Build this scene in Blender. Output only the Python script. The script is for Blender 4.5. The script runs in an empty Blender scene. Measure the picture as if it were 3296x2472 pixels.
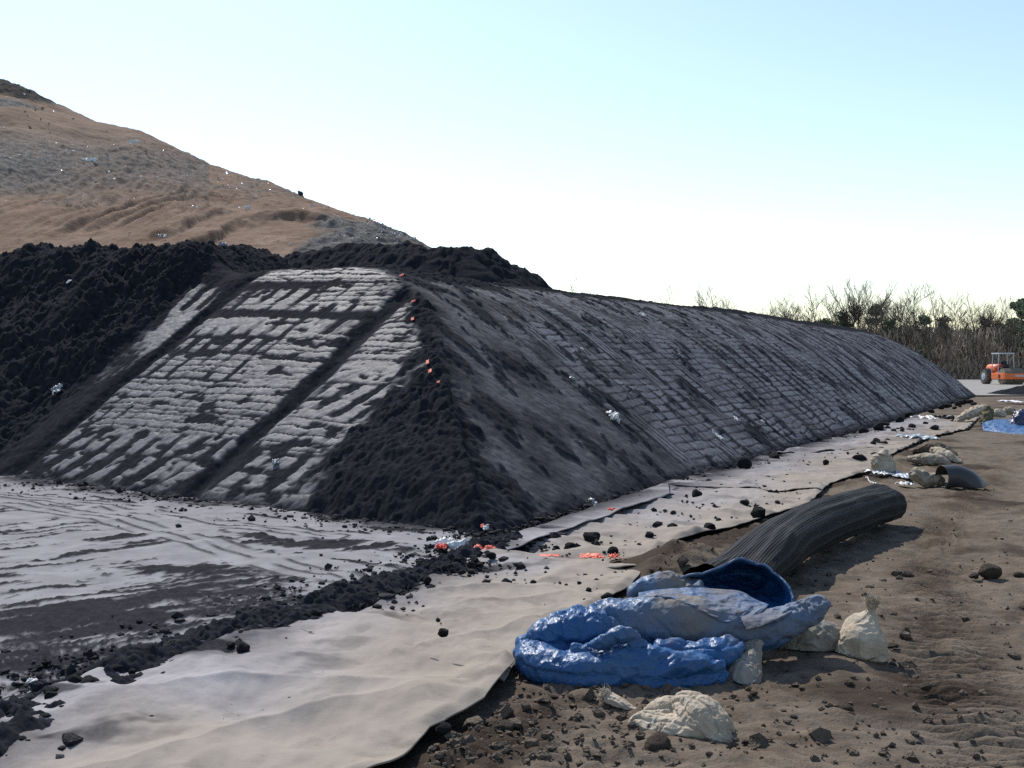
import bpy, bmesh, math, random
import numpy as np
from mathutils import Vector, Matrix, Euler

S = bpy.context.scene
COL = S.collection
RAD = math.radians

# ------------------------------------------------------------------ camera, sky, sun, exposure
CAM_H, F_PX, PITCH = 1.6, 1027.0, RAD(0.84)
cd = bpy.data.cameras.new('camera'); cam = bpy.data.objects.new('camera', cd); COL.objects.link(cam)
cam.location = (0, 0, CAM_H); cam.rotation_euler = (math.pi/2 - PITCH, 0, 0)
cd.sensor_width = 36; cd.lens = 36*F_PX/1024; cd.clip_start = 0.1; cd.clip_end = 6000
S.camera = cam

SUN_EL, SUN_AZ = RAD(47), RAD(-23)          # azimuth measured from straight ahead (+y), negative = left
W = bpy.data.worlds.new('World'); S.world = W; W.use_nodes = True
wn, wl = W.node_tree.nodes, W.node_tree.links
sky = wn.new('ShaderNodeTexSky'); sky.sky_type = 'NISHITA'; sky.sun_disc = False
sky.sun_elevation = SUN_EL; sky.sun_rotation = SUN_AZ
sky.air_density = 1.2; sky.dust_density = 0.45; sky.ozone_density = 0.8; sky.altitude = 100
bg = wn['Background']; bg.inputs[1].default_value = 0.122
wl.new(sky.outputs[0], bg.inputs[0])
sd = bpy.data.lights.new('sun', 'SUN'); so = bpy.data.objects.new('sun', sd); COL.objects.link(so)
sd.energy = 3.5; sd.angle = RAD(0.53); sd.color = (1.0, 0.955, 0.88)
sdir = Vector((math.sin(SUN_AZ)*math.cos(SUN_EL), math.cos(SUN_AZ)*math.cos(SUN_EL), math.sin(SUN_EL)))
so.rotation_euler = sdir.to_track_quat('Z', 'Y').to_euler(); so.location = (0, 0, 60)
S.view_settings.view_transform = 'Standard'; S.view_settings.look = 'None'
S.view_settings.exposure = 0.55; S.view_settings.gamma = 1; S.view_settings.use_curve_mapping = False
S.cycles.max_bounces = 6; S.cycles.use_denoising = False

# ------------------------------------------------------------------ helpers
rng = np.random.default_rng(7); random.seed(7)

def ray(px, py):
    d = np.array([px-512.0, F_PX, 384.0-py]); c, s = math.cos(-PITCH), math.sin(-PITCH)
    return np.array([d[0], d[1]*c-d[2]*s, d[1]*s+d[2]*c])
def gp(px, py, z=0.0):
    d = ray(px, py); t = (z-CAM_H)/d[2]; return float(d[0]*t), float(d[1]*t)
def at(px, py, y):
    d = ray(px, py); t = y/d[1]; return float(d[0]*t), float(y), float(CAM_H+d[2]*t)

_perm = {}
def noise(x, y, seed=0):
    x = np.asarray(x, float); y = np.asarray(y, float)
    if seed not in _perm:
        r = np.random.default_rng(seed+100)
        _perm[seed] = (r.permutation(512), r.uniform(0, 2*np.pi, 512))
    p, a = _perm[seed]
    xi = np.floor(x).astype(np.int64); yi = np.floor(y).astype(np.int64)
    fx = x-xi; fy = y-yi
    u = fx*fx*fx*(fx*(fx*6-15)+10); v = fy*fy*fy*(fy*(fy*6-15)+10)
    def g(ix, iy, dx, dy):
        h = p[(p[ix & 511]+iy) & 511]; an = a[h]
        return np.cos(an)*dx+np.sin(an)*dy
    n0 = g(xi, yi, fx, fy)*(1-u)+g(xi+1, yi, fx-1, fy)*u
    n1 = g(xi, yi+1, fx, fy-1)*(1-u)+g(xi+1, yi+1, fx-1, fy-1)*u
    return (n0*(1-v)+n1*v)*1.5
def fbm(x, y, oct=4, seed=0, gain=.5, lac=2.03):
    s = 0; a = 1.0; t = 0
    for i in range(oct):
        s = s+a*noise(x*lac**i+17.3*i, y*lac**i-9.1*i, seed+i); t += a; a *= gain
    return s/t*1.3
def billow(x, y, oct=3, seed=0):      # rounded lumps with sharp creases between
    s = 0; a = 1.0; t = 0
    for i in range(oct):
        s = s+a*np.abs(noise(x*2.1**i+3.1*i, y*2.1**i+5.7*i, seed+i)); t += a; a *= .5
    return s/t*1.6
def sm(a, b, x):
    t = np.clip((x-a)/(b-a), 0, 1); return t*t*(3-2*t)
def smin(a, b, k):
    h = np.clip(.5+.5*(b-a)/k, 0, 1); return b*(1-h)+a*h-k*h*(1-h)
def smax(a, b, k): return -smin(-a, -b, k)
def dpoly(X, Y, pts):
    """distance from points to a polyline, and arc length of the nearest point"""
    best = np.full(np.shape(X), 1e9); arc = np.zeros(np.shape(X)); acc = 0.0
    for (x0, y0), (x1, y1) in zip(pts[:-1], pts[1:]):
        dx, dy = x1-x0, y1-y0; l2 = dx*dx+dy*dy+1e-12; l = math.sqrt(l2)
        t = np.clip(((X-x0)*dx+(Y-y0)*dy)/l2, 0, 1)
        d = np.hypot(X-x0-t*dx, Y-y0-t*dy); m = d < best
        best = np.where(m, d, best); arc = np.where(m, acc+t*l, arc); acc += l
    return best, arc
def resample(pts, n):
    P = np.array(pts, float); seg = np.r_[0, np.cumsum(np.hypot(*np.diff(P[:, :2], axis=0).T))]
    t = np.linspace(0, seg[-1], n)
    return np.stack([np.interp(t, seg, P[:, i]) for i in range(P.shape[1])], 1)

def mesh_from(name, V, Fc, mat=None, smooth=True, attrs=None, mats=None, midx=None):
    V = np.asarray(V, np.float32).reshape(-1, 3); me = bpy.data.meshes.new(name)
    Fc = np.asarray(Fc, np.int32); k = Fc.shape[1]; n = len(Fc)
    me.vertices.add(len(V)); me.vertices.foreach_set('co', V.ravel())
    me.loops.add(n*k); me.loops.foreach_set('vertex_index', Fc.ravel())
    me.polygons.add(n); me.polygons.foreach_set('loop_start', np.arange(0, n*k, k, dtype=np.int32))
    me.polygons.foreach_set('use_smooth', np.full(n, smooth, bool))
    me.update(calc_edges=True)
    for an, av in (attrs or {}).items():
        a = me.attributes.new(an, 'FLOAT', 'POINT'); a.data.foreach_set('value', np.asarray(av, np.float32).ravel())
    for m in (mats or ([mat] if mat else [])): me.materials.append(m)
    if midx is not None: me.polygons.foreach_set('material_index', np.asarray(midx, np.int32))
    return me
def link(name, me, parent=None):
    o = bpy.data.objects.new(name, me); COL.objects.link(o)
    if parent: o.parent = parent
    return o
def grid_faces(nr, nc, keep=None, closed=False):
    i = np.arange(nr*nc).reshape(nr, nc)
    if closed: i = np.c_[i, i[:, :1]]
    q = np.stack([i[:-1, :-1], i[:-1, 1:], i[1:, 1:], i[1:, :-1]], -1)
    if keep is not None: q = q[keep]
    return q.reshape(-1, 4)
def compact(V, Fc, attrs):
    used = np.zeros(len(V), bool); used[Fc.ravel()] = True
    idx = np.cumsum(used)-1
    return V[used], idx[Fc], {k: v.ravel()[used] for k, v in attrs.items()}
def tag(o, label=None, cat=None, group=None, kind=None):
    if label: o['label'] = label
    if cat: o['category'] = cat
    if group: o['group'] = group
    if kind: o['kind'] = kind
    return o
def empty(name, loc, rz=0.0):
    o = bpy.data.objects.new(name, None); COL.objects.link(o); o.location = loc; o.rotation_euler = (0, 0, rz)
    o.empty_display_size = .2; return o

# ------------------------------------------------------------------ material helpers
class NT:
    def __init__(s, name):
        s.m = bpy.data.materials.new(name); s.m.use_nodes = True; s.t = s.m.node_tree
        s.b = s.t.nodes['Principled BSDF']; s.o = s.t.nodes['Material Output']; s.tc = None
    def n(s, k, **kw):
        x = s.t.nodes.new(k)
        for a, v in kw.items(): setattr(x, a, v)
        return x
    def l(s, a, b): s.t.links.new(a, b)
    def co(s, which='Object'):
        if s.tc is None: s.tc = s.n('ShaderNodeTexCoord')
        return s.tc.outputs[which]
    def noise(s, scale, detail=4, rough=.6, vec=None, dist=0):
        x = s.n('ShaderNodeTexNoise'); x.inputs['Scale'].default_value = scale; x.inputs['Detail'].default_value = detail
        x.inputs['Roughness'].default_value = rough; x.inputs['Distortion'].default_value = dist
        s.l(vec if vec is not None else s.co(), x.inputs['Vector']); return x.outputs[0]
    def ramp(s, fac, stops):
        x = s.n('ShaderNodeValToRGB'); e = x.color_ramp.elements
        while len(e) < len(stops): e.new(.5)
        for i, (p, c) in enumerate(stops):
            e[i].position = p; c = (c, c, c) if isinstance(c, (int, float)) else c; e[i].color = (*c, 1)
        s.l(fac, x.inputs[0]); return x.outputs[0]
    def mix(s, fac, a, b, mode='MIX'):
        x = s.n('ShaderNodeMix'); x.data_type = 'RGBA'; x.blend_type = mode
        for i, v in ((0, fac), (6, a), (7, b)):
            if hasattr(v, 'links') or isinstance(v, bpy.types.NodeSocket): s.l(v, x.inputs[i])
            elif isinstance(v, (int, float)): x.inputs[i].default_value = v if i == 0 else (v, v, v, 1)
            else: x.inputs[i].default_value = (*v, 1)
        return x.outputs[2]
    def math(s, op, a, b=0.0, clamp=False):
        x = s.n('ShaderNodeMath', operation=op); x.use_clamp = clamp
        for i, v in ((0, a), (1, b)):
            if isinstance(v, bpy.types.NodeSocket): s.l(v, x.inputs[i])
            else: x.inputs[i].default_value = v
        return x.outputs[0]
    def attr(s, name):
        x = s.n('ShaderNodeAttribute'); x.attribute_name = name; return x.outputs['Fac']
    def facets(s, scale, dist=.6):
        w = s.n('ShaderNodeTexNoise'); w.inputs['Scale'].default_value = scale*.5; s.l(s.co(), w.inputs['Vector'])
        a = s.n('ShaderNodeVectorMath', operation='MULTIPLY_ADD'); s.l(w.outputs['Color'], a.inputs[0]); a.inputs[1].default_value = (dist/scale*2,)*3; s.l(s.co(), a.inputs[2])
        x = s.n('ShaderNodeTexVoronoi'); x.feature = 'F1'; x.inputs['Scale'].default_value = scale; s.l(a.outputs[0], x.inputs['Vector']); return x.outputs['Distance']
    def bump(s, h, strength=.4, dist=.01, prev=None):
        x = s.n('ShaderNodeBump'); x.inputs['Strength'].default_value = strength; x.inputs['Distance'].default_value = dist
        s.l(h, x.inputs['Height'])
        if prev is not None: s.l(prev, x.inputs['Normal'])
        return x.outputs[0]
    def done(s, col=None, rough=.8, spec=.3, normal=None, metal=0.0, sheen=None):
        for k, v in (('Base Color', col), ('Roughness', rough), ('Specular IOR Level', spec), ('Normal', normal), ('Metallic', metal)):
            if v is None: continue
            if isinstance(v, bpy.types.NodeSocket): s.l(v, s.b.inputs[k])
            elif k == 'Base Color': s.b.inputs[k].default_value = (*v, 1)
            else: s.b.inputs[k].default_value = v
        return s.m
def plain(name, col, rough=.6, spec=.3, var=.25, scale=12, bump=.15, metal=0.0):
    m = NT(name); n = m.noise(scale, 5, .65)
    c = m.mix(m.ramp(n, [(.3, 0), (.7, 1)]), tuple(v*(1-var) for v in col), tuple(min(1, v*(1+var)) for v in col))
    return m.done(c, rough, spec, m.bump(m.noise(scale*5, 4), bump, .01), metal)
# ------------------------------------------------------------------ materials of the setting
def mat_black_fill():
    m = NT('black_fill'); cr = m.attr('crust')
    big = m.noise(1.6, 5, .62); fine = m.noise(38, 5, .7); mid = m.noise(9, 5, .65)
    loose = m.mix(m.ramp(mid, [(.3, 0), (.75, 1)]), (.0095, .010, .0135), (.024, .025, .031))
    spk = m.ramp(m.noise(75, 2, .5), [(.66, 0), (.74, 1)])
    loose = m.mix(m.math('MULTIPLY', spk, .5), loose, (.075, .072, .07))
    crust = m.mix(m.ramp(big, [(.35, 0), (.65, 1)]), (.110, .107, .119), (.142, .138, .150))
    wob = m.math('ADD', cr, m.math('MULTIPLY', m.math('SUBTRACT', mid, .5), .18))
    wob = m.math('ADD', wob, m.math('MULTIPLY', m.math('SUBTRACT', fine, .5), .16))
    col = m.mix(m.math('MULTIPLY', wob, 1.0, True), loose, crust)
    nr = m.bump(fine, .35, .02, m.bump(mid, .18, .04))
    cl = m.math('MULTIPLY', cr, 1.0, True)
    return m.done(col, m.ramp(cl, [(.1, .98), (.8, .62)]), m.ramp(cl, [(.15, .02), (.8, .13)]), nr)
def mat_dirt():
    m = NT('dirt'); a = m.attr('wet'); mid = m.noise(4.5, 6, .68); fine = m.noise(45, 5, .7); big = m.noise(.7, 4, .6)
    c = m.mix(m.ramp(mid, [(.32, 0), (.68, 1)]), (.078, .058, .043), (.178, .140, .106))
    c = m.mix(m.ramp(big, [(.4, 0), (.7, .6)]), c, (.152, .128, .103))
    c = m.mix(m.math('MULTIPLY', a, 1.0, True), c, (.045, .032, .024))
    peb = m.ramp(m.noise(95, 2, .5), [(.69, 0), (.75, 1)])
    c = m.mix(m.math('MULTIPLY', peb, .45), c, (.3, .26, .22))
    return m.done(c, .95, .05, m.bump(fine, .7, .015, m.bump(m.noise(14, 5, .65), .5, .03)))
def mat_geotextile(name='geotextile', ca=(.262, .246, .254), cb=(.345, .325, .332)):
    m = NT(name); d = m.attr('dust'); t = m.attr('tan'); sp = m.noise(30, 5, .75); mid = m.noise(3.2, 5, .6)
    c = m.mix(m.ramp(mid, [(.35, 0), (.65, 1)]), ca, cb)
    c = m.mix(t, c, (.28, .24, .20))
    w = m.math('ADD', d, m.math('MULTIPLY', m.math('SUBTRACT', sp, .5), .45))
    w = m.math('MULTIPLY', w, m.math('GREATER_THAN', d, .01))
    c = m.mix(m.math('MULTIPLY', w, 1.0, True), c, (.018, .018, .022))
    brown = m.ramp(m.noise(2.3, 5, .7), [(.6, 0), (.75, .4)])
    c = m.mix(m.math('MULTIPLY', brown, t), c, (.17, .12, .085))
    spk = m.ramp(m.noise(22, 3, .6), [(.70, 0), (.76, .7)])
    c = m.mix(spk, c, (.07, .06, .055))
    return m.done(c, .9, .03, m.bump(m.noise(160, 3), .25, .004, m.bump(m.noise(11, 4), .25, .02)))
def mat_hill():
    m = NT('landfill_cover'); g = m.attr('debris'); k = m.attr('dark'); mid = m.noise(.55, 6, .65); fine = m.noise(5, 5, .7)
    st = m.n('ShaderNodeMapping'); st.inputs['Scale'].default_value = (1, 1, 4); m.l(m.co(), st.inputs[0])
    c = m.mix(m.ramp(mid, [(.34, 0), (.66, 1)]), (.135, .085, .058), (.235, .162, .118))
    c = m.mix(m.ramp(fine, [(.5, 0), (.8, .5)]), c, (.075, .05, .04))
    gr = m.mix(m.ramp(m.noise(3.2, 5, .8), [(.42, 0), (.6, 1)]), (.055, .055, .055), (.17, .165, .155))
    c = m.mix(m.math('ADD', g, m.math('MULTIPLY', m.math('MULTIPLY', m.math('SUBTRACT', fine, .5), 1.4), g), True), c, gr)
    sp = m.ramp(m.noise(9, 3, .6), [(.69, 0), (.73, 1)])
    c = m.mix(m.math('MULTIPLY', sp, m.math('MULTIPLY', g, .7)), c, (.5, .5, .5))
    c = m.mix(k, c, (.02, .019, .021))
    return m.done(c, .95, .04, m.bump(fine, .4, .10, m.bump(mid, .4, .4)))
M_BLACK, M_DIRT, M_GEO, M_HILL = mat_black_fill(), mat_dirt(), mat_geotextile(), mat_hill()
M_GEODARK = mat_geotextile('dusty_geotextile', (.195, .187, .193), (.262, .254, .260))
M_GRAVEL = plain('gravel', (.27, .255, .235), .95, .03, .28, 1.2, .4)

# ------------------------------------------------------------------ the black mound
P0 = np.array([-.2, 9.66]); Rd = np.array([.477, .879]); Ld = np.array([-.81, .587]); nR = np.array([-.879, .477]); nL = np.array([.587, .81])
def mound_coords(X, Y):
    x, y = X-P0[0], Y-P0[1]
    return x*Rd[0]+y*Rd[1], x*nR[0]+y*nR[1], x*Ld[0]+y*Ld[1], x*nL[0]+y*nL[1]
def crest_right(s): return np.interp(s, [0, 5.4, 10.4, 15, 29, 51, 60], [3.3, 3.36, 3.44, 3.55, 3.93, 4.2, 4.2])
def crest_left(u): return np.interp(u, [0, 5.1, 7.0, 9.6, 10.8, 12, 15, 19], [3.3, 3.40, 3.50, 3.60, 4.15, 4.5, 4.9, 5.0])
def prof(t, k=.16): return smin(t, 1.0+0*t, k)

def left_marks(u, d):
    """dozer marks pressed into the left face: returns height offset and crust amount (1 pressed and pale, 0 loose black)"""
    w1 = fbm(u*1.3, d*1.3, 3, 11); w2 = fbm(u*3.1, d*3.1, 3, 14); w3 = fbm(u*8, d*8, 3, 17)
    uu = u+.10*w1+.030*w2+.010*w3; dd = d+.045*w1+.013*w2+.006*w3
    def band(a, b, e=.05): return sm(a-e, a+e, dd)*(1-sm(b-e, b+e, dd))
    def bars(p, ph=0, duty=.30):          # contour grooves
        f = np.mod(dd/p+ph, 1); g = 1-sm(duty*.6, duty, np.minimum(f, 1-f)*2); return 1-g
    def teeth(p, ph=0, slant=0.0, duty=.42):   # grooves running up the slope
        f = np.mod((uu+slant*dd)/p+ph, 1); g = sm(.0, .10, f)*(1-sm(duty, duty+.22, f)); return 1-g
    cr = np.zeros_like(u)
    right = 1-sm(4.35, 4.75, uu+.12*np.sin(dd*3)); left = sm(4.75, 4.95, uu)
    def put(m, pat, lev=1.0):
        nonlocal cr; cr = cr*(1-m)+m*pat*lev
    lobed = .16*np.sin(uu*12.5+4*w1)*.5
    soft = lambda k: np.clip(k, 0, 1)
    bb = lambda p, ph=0, dp=.95, du=.23: 1-dp*(1-bars(p, ph, du))*soft(.95+.5*w2)
    tt = lambda p, ph=0, sl=.15, dp=.95, du=.22: 1-dp*(1-teeth(p, ph, sl, du))*soft(.75+.9*w1+.4*w2)
    # left of the furrow, top to bottom
    put(left*band(4.36, 5.05), bb(.13, 0))
    put(left*band(3.60, 4.16), tt(.46, .1, .15, .95, .34)*bb(.19, .3, .5)*soft(.55+.8*sm(8.6, 7.6, u)+.6*w1))
    put(left*band(3.80, 4.30)*(1-sm(6.5, 6.9, uu)), bb(.125, .2)*tt(.5, .2, .1, .7, .12))
    put(left*band(3.02, 3.42), tt(.44, .5, .2, .95, .34)*soft(.55+sm(5.6, 6.4, u)))
    put(left*band(2.56, 3.06)*(1-sm(6.1, 6.3, uu)), bb(.125, .4))
    put(left*band(2.66, 2.95)*sm(6.1, 6.5, uu), tt(.42, .0, .1, .9, .45)*bb(.13, .3, .7))
    put(left*band(2.08, 2.60)*sm(5.9, 6.3, uu), bb(.13, .1)*tt(.48, .0, .15, .9, .26))
    put(left*band(2.02, 2.50)*(1-sm(5.9, 6.3, uu)), bb(.125, 0, .6), .95)
    put(left*band(1.44, 2.03), bb(.14, .15)*tt(.55, .3, .2, .55, .14))
    put(left*band(1.02, 1.40), bb(.125, .3)*tt(.44, .6, .2, .8, .18))
    put(left*band(.64, 1.0), tt(.45, .2, .35, .95, .36)*bb(.18, .3, .35))
    put(left*band(.12, .60), tt(.55, .1, .5, 1.0, .52)*sm(-.45, .05, w2+.25))
    put(left*band(-.22, .12), tt(.60, .55, .1, .9, .22))
    # right of the furrow
    put(right*band(3.35, 4.4), bb(.125, .1)*tt(.55, .1, .2, .7, .16)*soft(.9+.7*w1))
    put(right*band(2.5, 3.32), bb(.135, .3)*tt(.8, .1, .1, .5, .12))
    put(right*band(2.10, 2.48), 1+0*u, .95)
    put(right*band(1.45, 2.06), tt(.46, .4, .6, .95, .40)*bb(.2, .1, .4))
    put(right*band(1.18, 1.45), bb(.13, .3))
    put(right*band(.84, 1.16), bb(.125, .0)*tt(.45, .3, .2, .8, .28))
    put(right*band(.28, .80), tt(.48, .7, .35, .95, .42)*bb(.2, .1, .4))
    put(right*band(-.12, .24), sm(-.25, .1, w2+.1))
    # loose fill wiped across in places, and the long furrow between the two passes
    cr = cr*(1-.9*sm(.30, .46, fbm(u*1.0+3, d*2.6, 4, 31)+.15*w2))*(1-.75*sm(.22, .40, fbm(u*1.7, d*6.5, 3, 35)))
    cr = cr*(1-sm(5.0, 5.2, d))
    fur = np.exp(-((uu-4.66-.07*np.sin(d*2.4))/.17)**2)
    bnd = np.exp(-((uu-8.86)/.19)**2)
    strip = sm(9.0, 9.2, uu)*(1-sm(9.6, 9.9, uu+.25*w1+.12*(3.0-d)))*sm(.4, 2.8, d)*(1-sm(4.0, 4.4, d))
    strip = strip*np.clip(1-.9*sm(3.5, 3.7, d)*(1-teeth(.34, .1)), 0, 1)
    cr = np.where(uu > 8.9, strip*np.clip(.30+.55*sm(2.5, 3.0, d)+.30*w2+.3*w3, 0, 1), cr)
    cr = cr*(1-fur)*(1-bnd)
    # loose black spill over the corner
    spill = 1-sm(-.25, .35, uu-(2.62+.18*d-.0*d)+.55*w1+.2*w2)
    spill = spill*(1-sm(2.2, 2.7, d+.4*w1)*.9)
    edge = 1-sm(.12, .38, uu-1.09*d+.2*w2)
    loose = np.clip(np.maximum(spill, edge), 0, 1)
    cr = cr*(1-loose)
    cr = sm(.16, .74, cr+.07*w3)*np.clip(.90+.26*w2+.12*w3, .3, 1.1)
    dz = .015*(cr-.55)-.10*fur-.12*bnd
    return dz, cr, loose

def right_marks(s, d):
    w1 = fbm(s*.7, d*.9, 3, 41); w2 = fbm(s*2.6, d*2.8, 3, 44); w3 = fbm(s*7, d*7, 3, 47)
    ss = s+.07*w1+.010*w2-.10*d; dd = d+.05*w1+.007*w2+.004*w3
    far = sm(17, 27, s)
    cw = .56; ci = np.floor(ss/cw).astype(np.int64); f = ss/cw-ci
    r = np.random.default_rng(5); ph = r.random(512)[ci & 511]; lev = r.random(512)[(ci*3+11) & 511]; lev2 = r.random(512)[((ci+1)*3+11) & 511]
    seg = np.floor(dd/.95+ph*3).astype(np.int64); kind = r.random(1024)[(ci*13+seg*29) & 1023]; kv = r.random(1024)[(ci*5+seg*17) & 1023]
    g = np.mod(dd/.15+.08*ph+.12*w1, 1); bl = 1-sm(.05, .17, np.minimum(g, 1-g))
    tf = np.mod(ss/.165+.37*seg, 1); ul = np.exp(-(np.minimum(tf, 1-tf)/.2)**2)
    le = np.where(f < .5, lev, lev2); e = np.minimum(f, 1-f)*cw
    edge = (1-sm(.5, 1.3, e/(.018+.035*le*(1+1.0*far))))*sm(.45, .8, le)
    useup = kind < .07+.26*sm(1.8, 3.0, d)+.38*sm(2.9, 3.9, d)
    line = np.where(useup, .95*ul, bl*(.68+.32*kv)*(1-.45*far)*sm(-.55, -.1, w2+.25))
    flat = .72+.24*(kv-.5)+.12*w2+.10*w3
    cr = flat*(1-line)*(1-edge)
    # wide dark wipes running up the slope, long furrows at the far end
    wipe = sm(.22, .46, fbm(ss*1.15, dd*.22, 3, 51)+.10*far)
    cr = cr*(1-(.55+.3*far)*wipe)
    smear = sm(.2, .55, np.exp(-((s-4.3)/2.0)**2-((d-.6)/.95)**2)+.22*w1)
    cr = cr*(1-smear)+(.30+.07*w2+.06*w3)*smear
    near = 1-sm(3.4, 6.4, s-.55*d+.9*w1)
    cr = cr*(1-near)+near*(.36+.22*w2+.12*w3)
    loose = sm(.05, .45, fbm(s*.9, d*1.2, 4, 61)+.2*near+.12*w3); blot = sm(.24, .40, fbm(s*2.4-.3*d, d*1.0, 4, 71)+.10*near+.12*w3)
    cr = cr*(1-.5*loose)*(1-.85*blot)
    dz = .010*(np.clip(cr, 0, 1)-.5)-(.020+.05*far*le)*edge*(1-near)-.025*far*wipe+.040*blot+.008*w3*(1-.5*far)
    return dz, np.clip(cr, 0, 1)

def mound_surface(s, b):
    X = P0[0]+s*Rd[0]+b*nR[0]; Y = P0[1]+s*Rd[1]+b*nR[1]
    _, dR, u, dL = mound_coords(X, Y)
    hR = (crest_right(s)+np.maximum(0, crest_left(u)-3.4)*sm(9.4, 10.8, u)*(1-sm(8.5, 11, s)))*prof(dR/4.6, .30+.012*np.clip(s, 0, 40)); hL = crest_left(u)*prof(dL/4.95, .12)
    hE = 4.05*prof((58.2-s)/3.4, .3)
    base = smin(smin(hR, hL, .10), hE, .25)
    onL = sm(-.06, .06, hR-hL)
    ldz, lcr, lloose = left_marks(u, dL); rdz, rcr = right_marks(s, dR)
    pile = sm(9.7, 10.3, u+.3*fbm(u, dL, 3, 81)+.1*(2.6-dL))          # loose pile at the far left
    lump = billow(X*1.9, Y*1.9, 4, 91); lump2 = fbm(X*5.2, Y*5.2, 4, 95); lump3 = fbm(X*15, Y*15, 3, 99)
    rough = onL*np.maximum(lloose, pile)
    rough = np.maximum(rough, np.exp(-(np.minimum(dR, dL)+.02)**2/.18**2)*.8)   # tumbled toe
    rl = (1-onL)*(1-sm(.25, .95, s-1.0*dR+.7*fbm(X*1.2, Y*1.2, 3, 98)))*(1-sm(1.6, 2.6, dR+.4*fbm(X*2, Y*2, 2, 96))); rough = np.maximum(rough, .8*rl)
    ridge = np.exp(-((hR-hL)/.22)**2)*(dL < 5)*(1-sm(4, 4.6, dL))
    rough = np.maximum(rough, .55*ridge); rough = np.maximum(rough, sm(5.0, 5.4, dL)*sm(4.4, 4.8, dR)*(s < 9)*.9)
    top = sm(.93, 1.0, base/3.0)
    z = base+onL*ldz*(1-pile)*sm(-.1, .2, dL)+(1-onL)*rdz*sm(-.05, .3, dR)
    rv = .30+1.15*sm(-.35, .45, fbm(X*.75, Y*.75, 3, 97)); rough = rough*1.0; lump = .42+(lump-.42)*rv; lump2 = lump2*(.5+.5*rv)
    z = z+rough*(.085*(lump-.42)+.06*lump2+.036*lump3)+(1-rough)*(.010*lump3+.012*lump2)
    z = z+np.maximum(pile, sm(9.9, 10.4, u))*onL*(.34*fbm(X*.6, Y*.6, 3, 111)+.10*lump2)*sm(0, 1, dL)
    z = z+onL*lloose*.10*sm(.0, .5, dL)*(1-sm(2.0, 3.2, dL))+onL*np.exp(-((u-1.6)/1.1)**2-((dL-.5)/.6)**2)*.12
    rcr = rcr*(1-sm(4.9, 5.3, np.minimum(dR, dL)))*(1-sm(4.2, 4.6, dL)*sm(5.3, 5.8, dR))
    cr = onL*lcr*(1-pile)+(1-onL)*rcr*1.2
    cr = cr*(1-np.clip(rough*1.3, 0, 1))
    z = np.where(np.minimum(dR, dL) < -.02, z-.25*sm(.02, .45, -np.minimum(dR, dL)), z)
    return X, Y, z, cr

def build_mound():
    s = np.r_[np.arange(-1.0, 7.4, .021), np.arange(7.4, 20, .030)]
    e = [20.0]
    while e[-1] < 61.5: e.append(e[-1]+.0019*(e[-1]+9.7))
    s = np.r_[s, e]
    b = np.r_[np.arange(-.7, 10.6, .022), np.arange(10.6, 21, .05)]
    ia = s < 8.0
    V, F, A = [], [], []; off = 0
    for ss, bb in ((s[s <= 8.0], b), (s[s >= s[s <= 8.0][-1]], b[b < 6.8])):
        SS, BB = np.meshgrid(ss, bb, indexing='ij'); X, Y, Z, C = mound_surface(SS, BB)
        V.append(np.stack([X, Y, Z], -1).reshape(-1, 3)); A.append(C.ravel())
        F.append(grid_faces(len(ss), len(bb))[:, ::-1]+off); off += X.size
    me = mesh_from('mound', np.concatenate(V), np.concatenate(F), M_BLACK, True, {'crust': np.concatenate(A)})
    o = link('mound', me); tag(o, kind='structure')
build_mound()

# ------------------------------------------------------------------ loose heaps on top of the mound and the brown landfill hill
def loft_heap(name, ridge, base_drop, half, mat, n=520, m=90, amp=.3, seed=0, extra=None, attrs=None):
    """a heap whose ridge runs through the given 3-D points; it falls away to both sides"""
    Rg = resample(ridge, n); t = np.linspace(-1, 1, m)
    T, I = np.meshgrid(t, np.arange(n)); dxy = np.gradient(Rg[:, :2], axis=0); dxy /= np.linalg.norm(dxy, axis=1)[:, None]+1e-9
    nrm = np.stack([-dxy[:, 1], dxy[:, 0]], 1)
    X = Rg[I, 0]+nrm[I, 0]*T*half; Y = Rg[I, 1]+nrm[I, 1]*T*half
    fall = (np.sqrt(T*T*1.0+.01)-.1)/.905
    Z = Rg[I, 2]-base_drop*fall+amp*(1-.0*np.abs(T))*((billow(X*1.1, Y*1.1, 4, seed)-.35)*.8+.45*fbm(X*3.5, Y*3.5, 4, seed+9))
    me = mesh_from(name, np.stack([X, Y, Z], -1), grid_faces(n, m), mat, True, {'crust': np.zeros(X.size)})
    o = link(name, me); tag(o, kind='structure'); return o
loft_heap('soil_bank', [at(268, 264, 24.5), at(300, 252, 24.5), at(340, 247, 24.2), at(407, 244, 23.5), at(440, 248, 23.2), at(463, 249, 23.2), at(486, 251, 23.6), at(505, 262, 24), at(522, 272, 24.4), at(540, 284, 25)], 2.4, 3.2, M_BLACK, 520, 140, .19, 120)

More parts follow.
